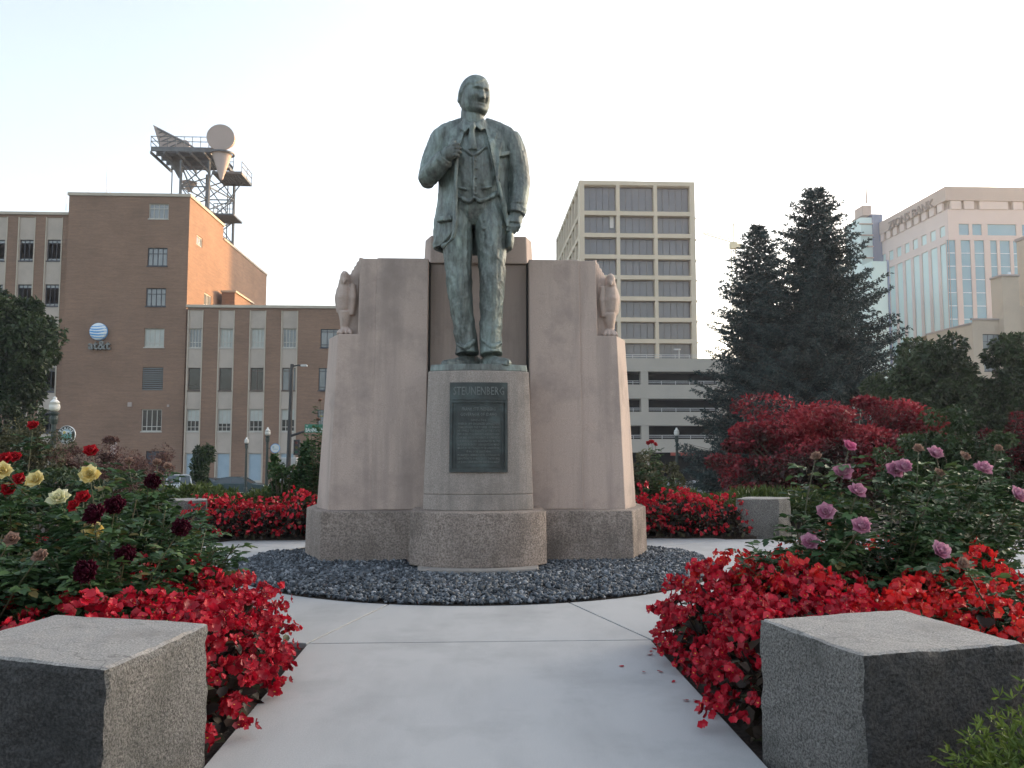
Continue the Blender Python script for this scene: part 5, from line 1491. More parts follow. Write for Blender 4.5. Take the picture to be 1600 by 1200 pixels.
# ---- low spreading junipers
def juniper(name, label, x0, x1, y0, y1, ztop, n, zb=None, group=None, blade=.10, mat=None):
    cx, cy = (x0+x1)/2, (y0+y1)/2; zb = gz(cy)-.05 if zb is None else zb
    t = thing(name, label, "juniper", (cx, cy, zb), group)
    P = []; T = []; Rn = []
    for i in range(n):
        while True:
            u, v = RNG.uniform(-1,1), RNG.uniform(-1,1)
            if u*u+v*v < 1.15: break
        hz = (ztop-zb)*(.55+.45*math.cos(min(1.5,(u*u+v*v)**.5*1.25)))*RNG.uniform(.72,1.0)
        base = np.array([u*(x1-x0)/2*.9, v*(y1-y0)/2*.9, hz*.45])
        d = np.array([u*.5+RNG.normal()*.5, v*.3-.25+RNG.normal()*.4, .75+RNG.random()*.5]); d /= np.linalg.norm(d)
        ln = hz*.62
        m = 7
        tone = RNG.random()
        for j in range(m):
            q = base + d*ln*(j+1)/m
            for e in range(4):
                P.append(q); dd = d*.7+RNG.normal(size=3)*.55; T.append(dd); Rn.append(np.clip(tone*.45+.5*(j/m)+RNG.normal()*.12-.05,0,1))
    P = np.array(P); T = np.array(T); m_ = len(P)
    V, F, R_ = leafset(P, T, RNG.normal(size=(m_,3)), blade*RNG.uniform(.6,1.2,m_), blade*.22, np.array(Rn), fold=.3, droop=.1)
    put("foliage", np_mesh("foliage", V, [F], rnd=R_), mat or m_juniper, t)
    b = MB((cx,cy,zb))
    for i in range(9):
        a = i*.7; b.tube([(cx,cy,zb),(cx+(x1-x0)*.2*math.cos(a),cy+(y1-y0)*.2*math.sin(a),zb+(ztop-zb)*.35),(cx+(x1-x0)*.4*math.cos(a),cy+(y1-y0)*.4*math.sin(a),zb+(ztop-zb)*.6)], [.02,.014,.005], 5)
    b.build("stems", m_twig, t)
    return t
juniper("juniper", "low yellow-green juniper behind the left far begonias, right of white car", -6.0, -3.9, 13.0, 15.5, .56, 620, group="low junipers behind the far beds", blade=.13)
juniper("juniper", "low green juniper behind the left far begonias beside the monument", -4.1, -2.0, 13.0, 15.5, .54, 620, group="low junipers behind the far beds", blade=.13)
juniper("juniper", "low dark juniper behind the right far begonias beside the monument", 2.0, 4.0, 13.0, 15.5, .55, 620, group="low junipers behind the far beds", blade=.13)
juniper("juniper", "low dark juniper behind the small granite block at right", 3.8, 6.4, 12.2, 15.2, .50, 700, group="low junipers behind the far beds", blade=.13)
juniper("juniper", "bright green juniper sprig in the bottom right corner", 1.40, 2.24, 2.0, 2.55, .56, 560, zb=-.03, blade=.036, mat=LEAF("bright juniper", [(0,(.03,.055,.014)),(.5,(.09,.14,.025)),(1,(.22,.28,.05))], .6, .25))
# ------------------------------------------------------------------ street furniture
m_polegreen = MAT("dark green pole paint", (.022,.035,.032), (.03,.045,.04), 4, .45)
m_poleblack = MAT("black pole paint", (.02,.02,.024), (.03,.03,.034), 4, .45)
m_globe = MAT("white lamp globe", (.80,.78,.74), (.74,.72,.69), 3, .35)
def lamp(px, py_top, Y, globe_px, label, ztop=None):
    p = W(px, py_top, Y); zb = gz(Y)-.08; k = Y/FPX; r = globe_px*k/2
    t = thing("street_lamp", label, "street lamp", (p.x, Y, zb), "globe street lamps"); off = (p.x, Y, zb)
    hg = r*2.9; zg = p.z-hg
    b = MB(off); b.lathe((p.x,Y,zg), [(r*.62,0),(r*.95,.12*hg),(r,.35*hg),(r*.88,.55*hg),(r*.98,.56*hg),(r*.6,.72*hg),(r*.36,.8*hg),(r*.34,.86*hg),(r*.42,.9*hg),(r*.2,.97*hg),(.005,hg)], 16); b.build("globe", m_globe, t, True)
    b = MB(off); b.lathe((p.x,Y,zg), [(r*.60,-.9*r),(r*.7,-.6*r),(r*.95,-.5*r),(r*.95,-.35*r),(r*.72,-.3*r),(r*.72,-.02)], 14); b.build("collar", m_polegreen, t)
    b = MB(off); hp = zg-zb
    b.lathe((p.x,Y,zb), [(r*1.3,0),(r*1.3,.25),(r*1.0,.3),(r*.9,.8),(r*.62,.9),(r*.55,hp*.5),(r*.45,hp-2.6*r),(r*.62,hp-2.5*r),(r*.75,hp-1.6*r),(r*.70,hp-1.0*r),(r*.58,hp-.85*r)], 12); b.build("post", m_polegreen, t, False)
    return t
l1 = lamp(86, 619.5, 34, 15.5, "green globe lamp post carrying the round seal sign at left")
l2 = lamp(418.5, 667.5, 57, 8.6, "globe lamp post beside the round blue sign, left of the monument")
l3 = lamp(385.5, 683, 64, 6.5, "smaller globe lamp post in front of the right-hand blue door panel")
l4 = lamp(1057, 668, 55, 8.4, "globe lamp post in front of the garage, right of the monument")
l5 = lamp(1339, 619.5, 38, 14, "globe lamp post rising behind the big burning bush")

# round county seal sign on the first lamp post
m_seal_dark = MAT("seal dark ring", (.05,.055,.05), (.06,.065,.06), 3, .5)
m_seal_white = MAT("seal white", (.72,.74,.74), (.66,.68,.68), 3, .5)
m_seal_teal = MAT("seal teal hills", (.12,.32,.27), (.10,.27,.23), 3, .5)
m_seal_sky = MAT("seal sky", (.40,.52,.58), (.36,.48,.54), 3, .5)
m_seal_sun = MAT("seal sun", (.62,.50,.16), (.55,.44,.14), 3, .5)
def ring_text(par, off, body, c, r, size, mat, a_mid, flip=False, y=0):
    n = len(body); step = size*.92/r
    for i, ch in enumerate(body):
        if ch == " ": continue
        me = text_mesh(ch, size, .01, bold=size*.02)
        a = a_mid + (-(i-(n-1)/2)*step if not flip else (i-(n-1)/2)*step)
        o = put("lettering", me, mat, par)
        rr = r-size*.36 if not flip else r+size*.36
        pos = Vector((c.x+rr*math.cos(a), y, c.z+rr*math.sin(a)))
        o.location = pos-Vector(off)
        rot = (a-math.pi/2) if not flip else (a+math.pi/2)
        o.rotation_euler = (Matrix.Rotation(-rot, 4, 'Y') @ Matrix.Rotation(math.pi/2, 4, 'X')).to_euler()
YL = 34.0; sc = W(104, 679.5, YL); sr = 13.0*YL/FPX
so = thing("round_sign", "round county seal sign bracketed to the left lamp post", "sign", sc)
b = MB(sc); b.disc_y(sc.x, sc.z, sc.y, sr, 36, .05, sr*1.08); b.build("rim", m_seal_white, so)
b = MB(sc); b.disc_y(sc.x, sc.z, sc.y-.012, sr*.95, 36, .02, sr*1.03); b.build("ring", m_seal_dark, so)
b = MB(sc); b.disc_y(sc.x, sc.z, sc.y-.022, sr*.62, 36, .015, sr*.66); b.build("picture_sky", m_seal_sky, so)
b = MB(sc); n = 20
hp = [(sc.x+sr*.60*math.cos(a), sc.z+sr*.64*math.sin(a)) for a in np.linspace(math.pi, 2*math.pi, n)] + [(sc.x+sr*.35,sc.z+sr*.16),(sc.x+sr*.12,sc.z+sr*.02),(sc.x-sr*.18,sc.z+sr*.14),(sc.x-sr*.42,sc.z+sr*.02)]
b.add([(x,sc.y-.030,z) for x,z in hp], [tuple(range(len(hp)))]); b.build("picture_hills", m_seal_teal, so)
b = MB(sc); b.disc_y(sc.x-sr*.22, sc.z+sr*.28, sc.y-.034, sr*.17, 20, .008); b.build("picture_sun", m_seal_sun, so)
b = MB(sc); b.disc_y(sc.x+sr*.16, sc.z+sr*.34, sc.y-.034, sr*.2, 20, .008, sr*.09); b.disc_y(sc.x-sr*.22, sc.z+sr*.28, sc.y-.028, sr*.26, 12, .003); b.build("picture_cloud", m_seal_white, so)
ring_text(so, sc, "BLAINE", sc, sr*.80, sr*.34, m_seal_white, math.pi/2, y=sc.y-.03)
ring_text(so, sc, "COUNTY", sc, sr*.80, sr*.34, m_seal_white, -math.pi/2, True, y=sc.y-.03)
b = MB(sc)
for dz in (-.22, .22): b.bar((sc.x-.5, sc.y+.06, sc.z+dz), (sc.x, sc.y+.06, sc.z+dz), .02)
b.build("bracket", m_poleblack, so)
YL = 57.0; sc = W(430, 700.5, YL-.1); sr = 7.2*YL/FPX
so = thing("round_sign", "small round pale blue sign beside the traffic signal pole", "sign", sc)
b = MB(sc); b.disc_y(sc.x, sc.z, sc.y, sr, 28, .05); b.build("rim", m_signblue, so)
b = MB(sc); b.disc_y(sc.x, sc.z, sc.y-.012, sr*.88, 28, .02); b.build("face", m_seal_white, so)
b = MB(sc); b.box(sc.x-sr*.6, sc.x-sr*.2, sc.y-.02, sc.y-.013, sc.z, sc.z+sr*.5); b.box(sc.x-sr*.5, sc.x+sr*.6, sc.y-.02, sc.y-.013, sc.z-sr*.25, sc.z-sr*.1); b.build("emblem", m_seal_sky, so)
b = MB(sc); b.bar((sc.x-.55, sc.y+.06, sc.z), (sc.x, sc.y+.06, sc.z), .03); b.build("bracket", m_poleblack, so)

# traffic signal pole with luminaire arm, mast arm and street name sign
YP = 56.0; pz = gz(YP)-.08; pt_ = W(456.5, 569, YP)
tp = thing("traffic_pole", "tall black pole with luminaire arm and traffic signal left of the monument", "pole", (pt_.x-.1, YP, pz)); TO = (pt_.x-.1, YP, pz)
b = MB(TO); pb_ = Vector((pt_.x-.15, YP, pz)); b.tube([pb_, pt_], [.17,.12], 10); b.lathe(pb_, [(.3,0),(.3,.15),(.2,.25)], 12); b.build("pole", m_poleblack, tp)
b = MB(TO); b.tube([pt_-Vector((0,0,.15)), W(467,570.5,YP), W(470,571.5,YP)], [.05,.05,.05], 6); b.build("luminaire_arm", m_poleblack, tp)
b = MB(TO); a_ = W(470,572,YP); c_ = W(480,571.5,YP); b.cbox(a_.x, c_.x, YP-.15, YP+.15, a_.z-.03, a_.z+.09, .03); b.build("luminaire", m_rail, tp)
b = MB(TO); b.tube([W(455,681,YP), W(476,674,YP), W(560,655,YP)], [.09,.075,.05], 8); b.build("mast_arm", m_poleblack, tp)
b = MB(TO); a_ = W(459,711,YP-.4); c_ = W(469,687,YP-.4); b.cbox(a_.x, c_.x, YP-.55, YP-.2, a_.z, c_.z, .03); sig = b.build("signal_head", m_poleblack, tp)
for i, col in enumerate(((.10,.01,.01),(.10,.07,.01),(.01,.08,.05))):
    zc_ = c_.z-(c_.z-a_.z)*(.2+.3*i); xc_ = (a_.x+c_.x)/2
    b = MB(TO); b.disc_y(xc_, zc_, YP-.57, .1, 14, .03); b.build("lens", MAT("signal lens", col, col, 1, .3), sig)
    b = MB(TO); b.tube([(xc_-.12,YP-.56,zc_),(xc_-.1,YP-.7,zc_+.08),(xc_,YP-.72,zc_+.12),(xc_+.1,YP-.7,zc_+.08),(xc_+.12,YP-.56,zc_)], [.02]*5, 4); b.build("visor", m_poleblack, sig)
m_signgreen = MAT("street sign green", (.02,.20,.13), (.018,.18,.115), 2, .4)
a_ = W(476,676,YP-.3); c_ = W(512,663.5,YP-.3)
ssn = thing("street_sign", "green street name sign hung from the signal mast arm", "sign", ((a_.x+c_.x)/2, YP-.3, a_.z)); NO = tuple(ssn.location)
b = MB(NO); b.cbox(a_.x, c_.x+.3, YP-.33, YP-.28, a_.z, c_.z+.02, .01); b.build("panel", m_signgreen, ssn)
me = text_mesh("BANNOCK ST", .36, .008, align='LEFT', bold=.006); xs_ = [v.co.x for v in me.vertices]
o = put("lettering", me, m_seal_white, ssn); o.rotation_euler = (math.pi/2,0,0); o.scale = ((c_.x-a_.x)/(max(xs_)), 1.0, 1); o.location = Vector((a_.x+.06, YP-.34, a_.z+.06))-Vector(NO)
me = text_mesh("W", .14, .008, align='LEFT'); o = put("lettering", me, m_seal_white, ssn); o.rotation_euler = (math.pi/2,0,0); o.location = Vector((a_.x+.08, YP-.34, a_.z+.40))-Vector(NO)
b = MB(NO)
for xx in (a_.x+.3, c_.x-.2): b.bar((xx,YP-.3,c_.z-.02), (xx,YP-.05,c_.z+.12), .02)
b.build("hanger", m_poleblack, ssn)
# roadside signal cabinet
cp = W(452, 722, 58)
cab = thing("signal_cabinet", "pale grey utility cabinet behind the leafy shrub, below the signal", "cabinet", (cp.x, 58, gz(58)-.08)); CO_ = tuple(cab.location)
b = MB(CO_); b.cbox(cp.x-.55, cp.x+.55, 57.7, 58.4, CO_[2], W(452,715,58).z, .04); b.build("body", m_rail, cab)
b = MB(CO_); b.cbox(cp.x-.46, cp.x+.46, 57.67, 57.72, CO_[2]+.15, W(452,719,58).z, .02); d_ = b.build("door", m_rail, cab)
b = MB(CO_); b.cbox(cp.x+.3, cp.x+.36, 57.62, 57.67, CO_[2]+1.2, CO_[2]+1.5, .01); b.build("handle", m_poleblack, d_)

# ------------------------------------------------------------------ parked cars
m_tyre = MAT("tyre rubber", (.012,.012,.013), (.02,.02,.02), 9, .9)
m_rim = MAT("wheel rim", (.35,.36,.37), (.3,.31,.32), 4, .35, metal=.6)
m_carglass = MAT("car glass", (.05,.065,.07), (.035,.05,.055), 1, .06, spec=.8)
def car(px, Y, label, paint, kind, facing, zg=None):
    zg = gz(Y)-.075 if zg is None else zg
    x = W(px, 745, Y).x
    t = thing("parked_car", label, "car", (x, Y, zg), "cars parked along the street"); t.rotation_euler = (0, 0, 0 if facing > 0 else math.pi)
    if kind == 'suv':
        L, H, hw = 4.5, 1.72, .9
        low = [(-2.22,.42),(-2.25,.75),(-2.2,1.02),(1.0,1.04),(2.05,.95),(2.22,.80),(2.25,.45),(1.9,.34),(-1.9,.34)]
        roof = [(-2.16,1.02),(-1.98,1.66),(-1.7,1.72),(.2,1.72),(.45,1.66),(1.05,1.04)]
    else:
        L, H, hw = 4.6, 1.42, .88
        low = [(-2.25,.38),(-2.3,.70),(-2.22,.90),(-1.5,.96),(1.0,.95),(2.05,.82),(2.28,.68),(2.3,.42),(1.9,.26),(-1.9,.26)]
        roof = [(-1.75,.95),(-1.05,1.36),(-.7,1.42),(.15,1.42),(.45,1.36),(1.15,.95)]
    b = MB(); n = len(low)
    rows = [(-hw, .93), (-hw*.97, 1.0), (hw*.97, 1.0), (hw, .93)]
    vs = []; 
    for (yy, sc_) in rows:
        for (xx, z) in low: vs.append((xx*(.985 if sc_ < 1 else 1), yy, .6+(z-.6)*sc_))
    fs = [tuple(range(n-1,-1,-1)), tuple(range(3*n, 4*n))]
    for r in range(3):
        for i in range(n): fs.append((r*n+i, r*n+(i+1)%n, (r+1)*n+(i+1)%n, (r+1)*n+i))
    b.add(vs, fs); body = b.build("body", paint, t)
    m = len(roof); zb_ = roof[0][1]; zt_ = max(z for _, z in roof)
    def yy(z, s_, k=1.0): return s_*(hw*.96 - .20*(z-zb_)/(zt_-zb_))*k
    b = MB(); vs = [(xx, yy(z,-1), z) for xx, z in roof]+[(xx, yy(z,1), z) for xx, z in roof]
    fs = [tuple(range(m-1,-1,-1)), tuple(range(m,2*m))]+[(i,(i+1)%m,m+(i+1)%m,m+i) for i in range(m)]
    b.add(vs, fs); b.build("cabin", m_carglass, t)
    # roof skin and pillars in body colour
    b = MB(); rp = [(xx, z) for xx, z in roof if z > zb_+.75*(zt_-zb_)]
    q = len(rp); vs = [(xx*1.01, yy(z,-1,1.015), z+.012) for xx, z in rp]+[(xx*1.01, yy(z,1,1.015), z+.012) for xx, z in rp]
    b.add(vs+[(v[0],v[1],v[2]-.05) for v in vs], [(i,i+1,q+i+1,q+i) for i in range(q-1)]+[(2*q+q+i,2*q+q+i+1,2*q+i+1,2*q+i) for i in range(q-1)]+[(i,2*q+i,2*q+i+1,i+1) for i in range(q-1)]+[(q+i+1,3*q+i+1,3*q+i,q+i) for i in range(q-1)])
    for s_ in (-1, 1):
        pil = [(0,1),(m-1,m-2)]
        for (i0,i1) in pil:
            b.bar((roof[i0][0],yy(roof[i0][1],s_,1.01),roof[i0][1]), (roof[i1][0],yy(roof[i1][1],s_,1.01),roof[i1][1]), .05)
        for xm in ((-1.25,-.25,.62) if kind == 'suv' else (-.35,.6)):
            if xm > .5: continue
            b.bar((xm,yy(zb_,s_,1.01),zb_), (xm+.03,yy(zt_-.06,s_,1.01),zt_-.05), .045)
    b.build("roof", paint, t)
    for s_ in (-1, 1):
        for xx in (-1.4, 1.42):
            b = MB(); R_ = .36 if kind == 'suv' else .31
            def rg_(r, y0, y1):
                k = 18; a = [(xx+r*math.cos(2*math.pi*i/k), R_+r*math.sin(2*math.pi*i/k)) for i in range(k)]
                b.add([(p[0],y0,p[1]) for p in a]+[(p[0],y1,p[1]) for p in a], [tuple(range(k)), tuple(range(2*k-1,k-1,-1))]+[(i,k+i,k+(i+1)%k,(i+1)%k) for i in range(k)])
            ya, yb = sorted((s_*(hw-.20), s_*(hw+.02))); rg_(R_, ya, yb); w_ = b.build("wheel", m_tyre, t)
            b = MB(); ya, yb = sorted((s_*(hw-.02), s_*(hw+.03))); rg_(R_*.62, ya, yb); b.build("rim", m_rim, w_)
    for s_ in (-1, 1):
        b = MB(); ya, yb = sorted((s_*hw*.62, s_*hw*.9)); b.cbox(2.17, 2.30, ya, yb, .62, .78, .02); b.build("headlight", m_globe, t)
        b = MB(); b.cbox(-2.31, -2.2, ya, yb, .72, .95, .02); b.build("tail_light", MAT("tail light", (.25,.012,.01), (.2,.01,.01), 2, .3), t)
    b = MB(); b.cbox(2.2, 2.36, -hw*.9, hw*.9, .36, .52, .04); b.build("bumper", m_poleblack if kind == 'suv' else paint, t)
    b = MB(); b.cbox(-2.36, -2.2, -hw*.9, hw*.9, .36, .54, .04); b.build("bumper", m_poleblack if kind == 'suv' else paint, t)
    for s_ in (-1, 1):
        b = MB(); ya, yb = sorted((s_*(hw-.02), s_*(hw+.16))); b.cbox(.75, .92, ya, yb, zb_+.02, zb_+.16, .03); b.build("mirror", paint, t)
m_paintw = MAT("white car paint", (.62,.64,.66), (.58,.60,.62), 2, .25)
m_paintt = MAT("dark teal car paint", (.05,.085,.095), (.04,.07,.08), 2, .25)
m_paintd = MAT("charcoal car paint", (.03,.03,.035), (.025,.025,.03), 2, .25)
m_paints = MAT("silver car paint", (.42,.44,.46), (.38,.40,.42), 2, .25)
car(262, 66.3, "white boxy car parked beyond the left rose bed", m_paintw, 'suv', -1, -2.62)
car(372, 66.3, "dark teal sedan parked in front of the blue door panels", m_paintt, 'sedan', 1, -2.50)
car(330, 67.5, "charcoal car behind the small narrow street tree", m_paintd, 'sedan', 1, -2.62)
car(1092, 62, "silver car passing in front of the garage entrance", m_paints, 'sedan', -1, -2.70)
# ------------------------------------------------------------------ begonias
def begonia_red(name, stops): return LEAF(name, stops, .42, .30, .4)
m_beg_red = begonia_red("begonia petals", [(0,(.20,.003,.012)),(.45,(.42,.006,.022)),(.8,(.62,.016,.040)),(.97,(.72,.07,.085)),(1,(.75,.42,.05))])
m_beg_orange = begonia_red("orange red begonia petals", [(0,(.34,.006,.012)),(.5,(.60,.014,.018)),(.9,(.74,.04,.03)),(.97,(.76,.12,.07)),(1,(.8,.5,.05))])
m_beg_leaf = LEAF("begonia leaves", [(0,(.016,.012,.010)),(.45,(.034,.022,.016)),(.75,(.055,.040,.024)),(1,(.065,.072,.036))], .5, .15, .2)
def petal_patch(c, d, n_, L, Wd, cup, nu=3, nv=3):
    """rounded cupped petal; c base, d direction, n_ normal"""
    s_ = np.cross(d, n_); V = []
    for i in range(nu+1):
        u = i/nu; w = Wd*math.sin(math.pi*(.16+.84*u)*.98)**.6*(1 if u < .99 else .6)
        for j in range(nv+1):
            v = j/nv*2-1
            V.append(c + d*L*u*(1-.10*v*v*u) + s_*w*.5*v + n_*(cup*L*(u*u*.5+.35*v*v*u)))
    F = [(i*(nv+1)+j, i*(nv+1)+j+1, (i+1)*(nv+1)+j+1, (i+1)*(nv+1)+j) for i in range(nu) for j in range(nv)]
    return np.array(V), np.array(F)
def collect(parts):
    V = []; F = []; R = []; o = 0
    for v, f, r in parts:
        V.append(v); F.append(f+o); R.append(np.full(len(v), r) if np.isscalar(r) else r); o += len(v)
    return np.concatenate(V), np.concatenate(F), np.concatenate(R)
def frame_of(d):
    d = d/np.linalg.norm(d); a = np.array([0,0,1.]) if abs(d[2]) < .9 else np.array([1.,0,0])
    s_ = np.cross(d, a); s_ /= np.linalg.norm(s_); return d, s_, np.cross(s_, d)
def begonia_cluster(seed, nfl=9, R=.047):
    rg = np.random.default_rng(seed); parts = []
    for i in range(nfl):
        d = rg.normal(size=3); d[2] = abs(d[2])*.6+.15; d[1] -= .35; d /= np.linalg.norm(d)
        c = d*R*rg.uniform(.4,1.1)*np.array([1.1,1.1,.95]); ax, s_, u_ = frame_of(d + rg.normal(size=3)*.25)
        tone = np.clip(.45+rg.normal()*.22, .02, .93); ph = rg.random()*6.28; k = rg.uniform(.8,1.2)
        for q in range(4):
            a = ph+q*math.pi/2; L = (.026 if q % 2 == 0 else .018)*k; wd = (.030 if q % 2 == 0 else .016)*k
            dd = s_*math.cos(a)+u_*math.sin(a); dd = dd + ax*.25; dd /= np.linalg.norm(dd)
            nn = np.cross(np.cross(dd, ax), dd); nn /= np.linalg.norm(nn)
            v, f = petal_patch(c, dd, nn, L, wd, rg.uniform(.15,.5), 2, 2); parts.append((v, f, np.clip(tone+rg.normal()*.05,0,.96)))
        if rg.random() < .7:
            v, f = petal_patch(c+ax*.004-s_*.003, s_, ax, .007, .007, .6, 1, 1); parts.append((v, f, 1.0))
    V, F, R_ = collect(parts)
    return np_mesh("blossom", V, [F], smooth=True, rnd=R_)
CL_RED = [begonia_cluster(s) for s in range(100, 106)]
CL_ORG = [begonia_cluster(s) for s in range(110, 113)]
CL_FAR = [begonia_cluster(s, 5, .034) for s in range(120, 123)]
for m_ in CL_RED+CL_FAR: m_.materials.append(m_beg_red)
for m_ in CL_ORG: m_.materials.append(m_beg_orange)
def begonia_foliage(seed, R, H, n):
    rg = np.random.default_rng(seed)
    d = unit(rg.normal(size=(n,3))); d[:,2] = np.abs(d[:,2])
    rad = rg.uniform(.45,.97,n)[:,None]
    C = d*rad*np.array([R,R,H]); C[:,2] = np.maximum(C[:,2], .03)
    T = unit(d*.8+rg.normal(size=(n,3))*.6+np.array([0,0,-.2])); N = unit(d*.6+np.array([0,0,.9])+rg.normal(size=(n,3))*.35)
    V, F, R_ = leafset(C-T*.02, T, N, rg.uniform(.045,.075,n), rg.uniform(.04,.06,n), rg.random(n), fold=.18, droop=.2, six=True)
    # stems
    return np_mesh("foliage", V, [F], smooth=False, rnd=R_)
BF = [begonia_foliage(s, .22, .38, 210) for s in range(130, 134)]
for m_ in BF: m_.materials.append(m_beg_leaf)
bstem = MB()
for i in range(9):
    a = i*.698; bstem.tube([(0,0,-.02),(.06*math.cos(a),.06*math.sin(a),.15),(.14*math.cos(a),.14*math.sin(a),.30)], [.007,.006,.004], 5)
BSTEM = bstem.mesh("stems"); BSTEM.materials.append(m_beg_leaf)
def begonia(x, y, label, group, meshes, nbl, scale=1.0, rg=random, z=-.02, bscale=1.0):
    t = thing("begonia_plant", label, "begonia", (x, y, z), group, rg.uniform(0, 6.28)); t.scale = (scale, scale, scale*rg.uniform(.9,1.1))
    o = put("foliage", rg.choice(BF), None, t)
    put("stems", BSTEM, None, t)
    for i in range(nbl):
        u = (i+.5)/nbl; zz = 1-u*1.02; a = i*2.39996+rg.uniform(-.3,.3); rr = math.sqrt(max(0,1-zz*zz))
        q = rg.uniform(.90,1.10)
        me = rg.choice(meshes); q *= 1.0
        bl = put("blossom", me, None, t, (.25*q*rr*math.cos(a), .25*q*rr*math.sin(a), max(.06, .42*q*max(zz,.05)+.02)))
        bl.rotation_euler = (rg.uniform(-.5,.5), rg.uniform(-.5,.5), rg.uniform(0,6.28)); s_ = rg.uniform(.75,1.3)*bscale; bl.scale = (s_,s_,s_)
    return t
rgb = random.Random(11)
def inside_block(x, y):
    for q in ([(-1.95,2.4),(-1.0,3.28)], [(1.0,2.4),(1.95,3.4)]):
        if q[0][0]-.12 < x < q[1][0]+.12 and y < q[1][1]+.10: return True
    return False
def ring_edge(y): return PW if y < yc else math.sqrt(max(PW*PW, RO**2-(CY-y)**2)) if y < CY else RO
cnt = 0
for s in (-1, 1):
    lab = "red begonia plant in the near bed right of the path" if s > 0 else "red begonia plant in the near bed left of the path"
    grp = "begonias in the near right bed" if s > 0 else "begonias in the near left bed"
    y = 3.58
    while y < 7.2:
        e = ring_edge(y); row = 0; x = e+.24
        if y > yc:
            x = e/max(.55, 1)+.05; x = math.sqrt(max(0, (RO+.22)**2-(CY-y)**2)) if (RO+.22) > abs(CY-y) else e
        xmax = (2.05 if y < 4.2 else 2.45 if y < 6.3 else 3.4)
        while x < xmax and row < 4:
            px_, py_ = x+rgb.uniform(-.05,.05), y+rgb.uniform(-.06,.06)
            if not inside_block(s*px_, py_):
                orange = (s > 0 and x > 1.9 and rgb.random() < .6)
                nb = 42 if row == 0 else 34 if row == 1 else 22
                lab = ("red begonia plant at the path edge, near bed %s of the path" if row == 0 else "red begonia plant behind the front row, near bed %s of the path") % ("right" if s > 0 else "left")
                begonia(s*px_, py_, lab if not orange else "scarlet begonia plant among the pink roses", grp if not orange else "scarlet begonias among the pink roses", CL_ORG if orange else CL_RED, nb, rgb.uniform(.95,1.2), rgb)
                cnt += 1
            x += .36; row += 1
        y += .33
# scattered plants between the roses and behind the blocks
for (px_, py_) in ((1.85,3.75),(2.3,3.7),(2.7,3.75),(3.05,4.05),(3.3,4.5),(2.72,4.35),(2.4,4.3),(3.2,3.75),(2.5,3.35),(2.9,3.4),(1.72,4.3),(1.62,4.75),(1.95,5.25),(2.2,5.5),(2.55,5.9),(1.5,5.0),(3.45,4.1)):
    begonia(px_, py_, "scarlet begonia plant among the pink roses", "scarlet begonias among the pink roses", CL_ORG, 34, rgb.uniform(1.15,1.35), rgb, bscale=.88)
for (px_, py_) in ((-2.05,3.62),(-2.45,3.7),(-2.35,3.25),(-2.8,3.9),(-1.95,4.35),(-2.2,4.75)):
    begonia(px_, py_, "red begonia plant among the left roses behind the granite block", "begonias in the near left bed", CL_RED, 16, rgb.uniform(.9,1.1), rgb)
# far beds
for s in (-1, 1):
    lab = "red begonia plant in the far bed right of the monument" if s > 0 else "red begonia plant in the far bed left of the monument"
    grp = "begonias in the far right bed" if s > 0 else "begonias in the far left bed"
    for r in range(3):
        x = 2.02
        while x < (3.55 if s > 0 else 3.75):
            lab = ("red begonia plant in the front row of the far bed %s of the monument" if r == 0 else "red begonia plant in the back rows of the far bed %s of the monument") % ("right" if s > 0 else "left")
            begonia(s*(x+rgb.uniform(-.05,.05)), 11.08+r*.36+rgb.uniform(-.05,.05), lab, grp, CL_FAR, 26 if r == 0 else 14, rgb.uniform(1.05,1.3), rgb, .02, 1.15)
            x += .34

# ------------------------------------------------------------------ roses
def rose_mesh(seed, R, style):
    rg = np.random.default_rng(seed); parts = []
    if style == 'ball':      rings = [(22,.98,86,.62),(16,.92,66,.62),(13,.85,46,.6),(9,.78,26,.55),(5,.74,8,.5)]
    elif style == 'open':    rings = [(8,1.0,78,.95),(7,.85,58,.85),(6,.66,38,.7),(5,.45,20,.55)]
    else:                    rings = [(7,1.0,80,.9),(6,.9,55,.8),(5,.75,33,.7),(4,.6,14,.6)]
    for k, (n, rr, tilt, wf) in enumerate(rings):
        for i in range(n):
            a = 6.283*i/n + k*.5 + rg.normal()*.1; ti = math.radians(tilt+rg.normal()*7)
            rad = np.array([math.cos(a), math.sin(a), 0]); up = np.array([0,0,1.])
            d = rad*math.sin(ti)+up*math.cos(ti); nn = -rad*math.cos(ti)+up*math.sin(ti)
            L = R*rr*rg.uniform(.88,1.08)*(.95 if style != 'ball' else .9)
            base = up*(-.25*R) if style != 'open' else up*(-.1*R)
            v, f = petal_patch(base+rad*.05*R, d, nn, L*1.12, L*wf*1.15, .38 if style != 'open' else .2, 4, 4)
            v = v + rg.normal(size=v.shape)*R*.018
            # wavy rim
            tone = np.clip(np.linspace(.15,.75,5).repeat(5)+rg.normal()*.10, 0, 1)
            parts.append((v, f, tone))
    # sepals
    V, F, R_ = collect(parts)
    return np_mesh("bloom", V, [F], smooth=True, rnd=R_)
def petals(name, st_): return LEAF(name, st_, .5, .3, .25)
m_r_yellow = petals("yellow rose petals", [(0,(.62,.36,.06)),(.4,(.78,.60,.20)),(.8,(.84,.76,.42)),(1,(.86,.80,.55))])
m_r_cream = petals("cream rose petals", [(0,(.55,.52,.20)),(.5,(.78,.76,.48)),(1,(.84,.82,.66))])
m_r_burg = petals("burgundy rose petals", [(0,(.030,.003,.008)),(.5,(.055,.005,.016)),(1,(.10,.010,.030))])
m_r_red = petals("red rose petals", [(0,(.20,.004,.010)),(.5,(.38,.008,.016)),(1,(.55,.02,.035))])
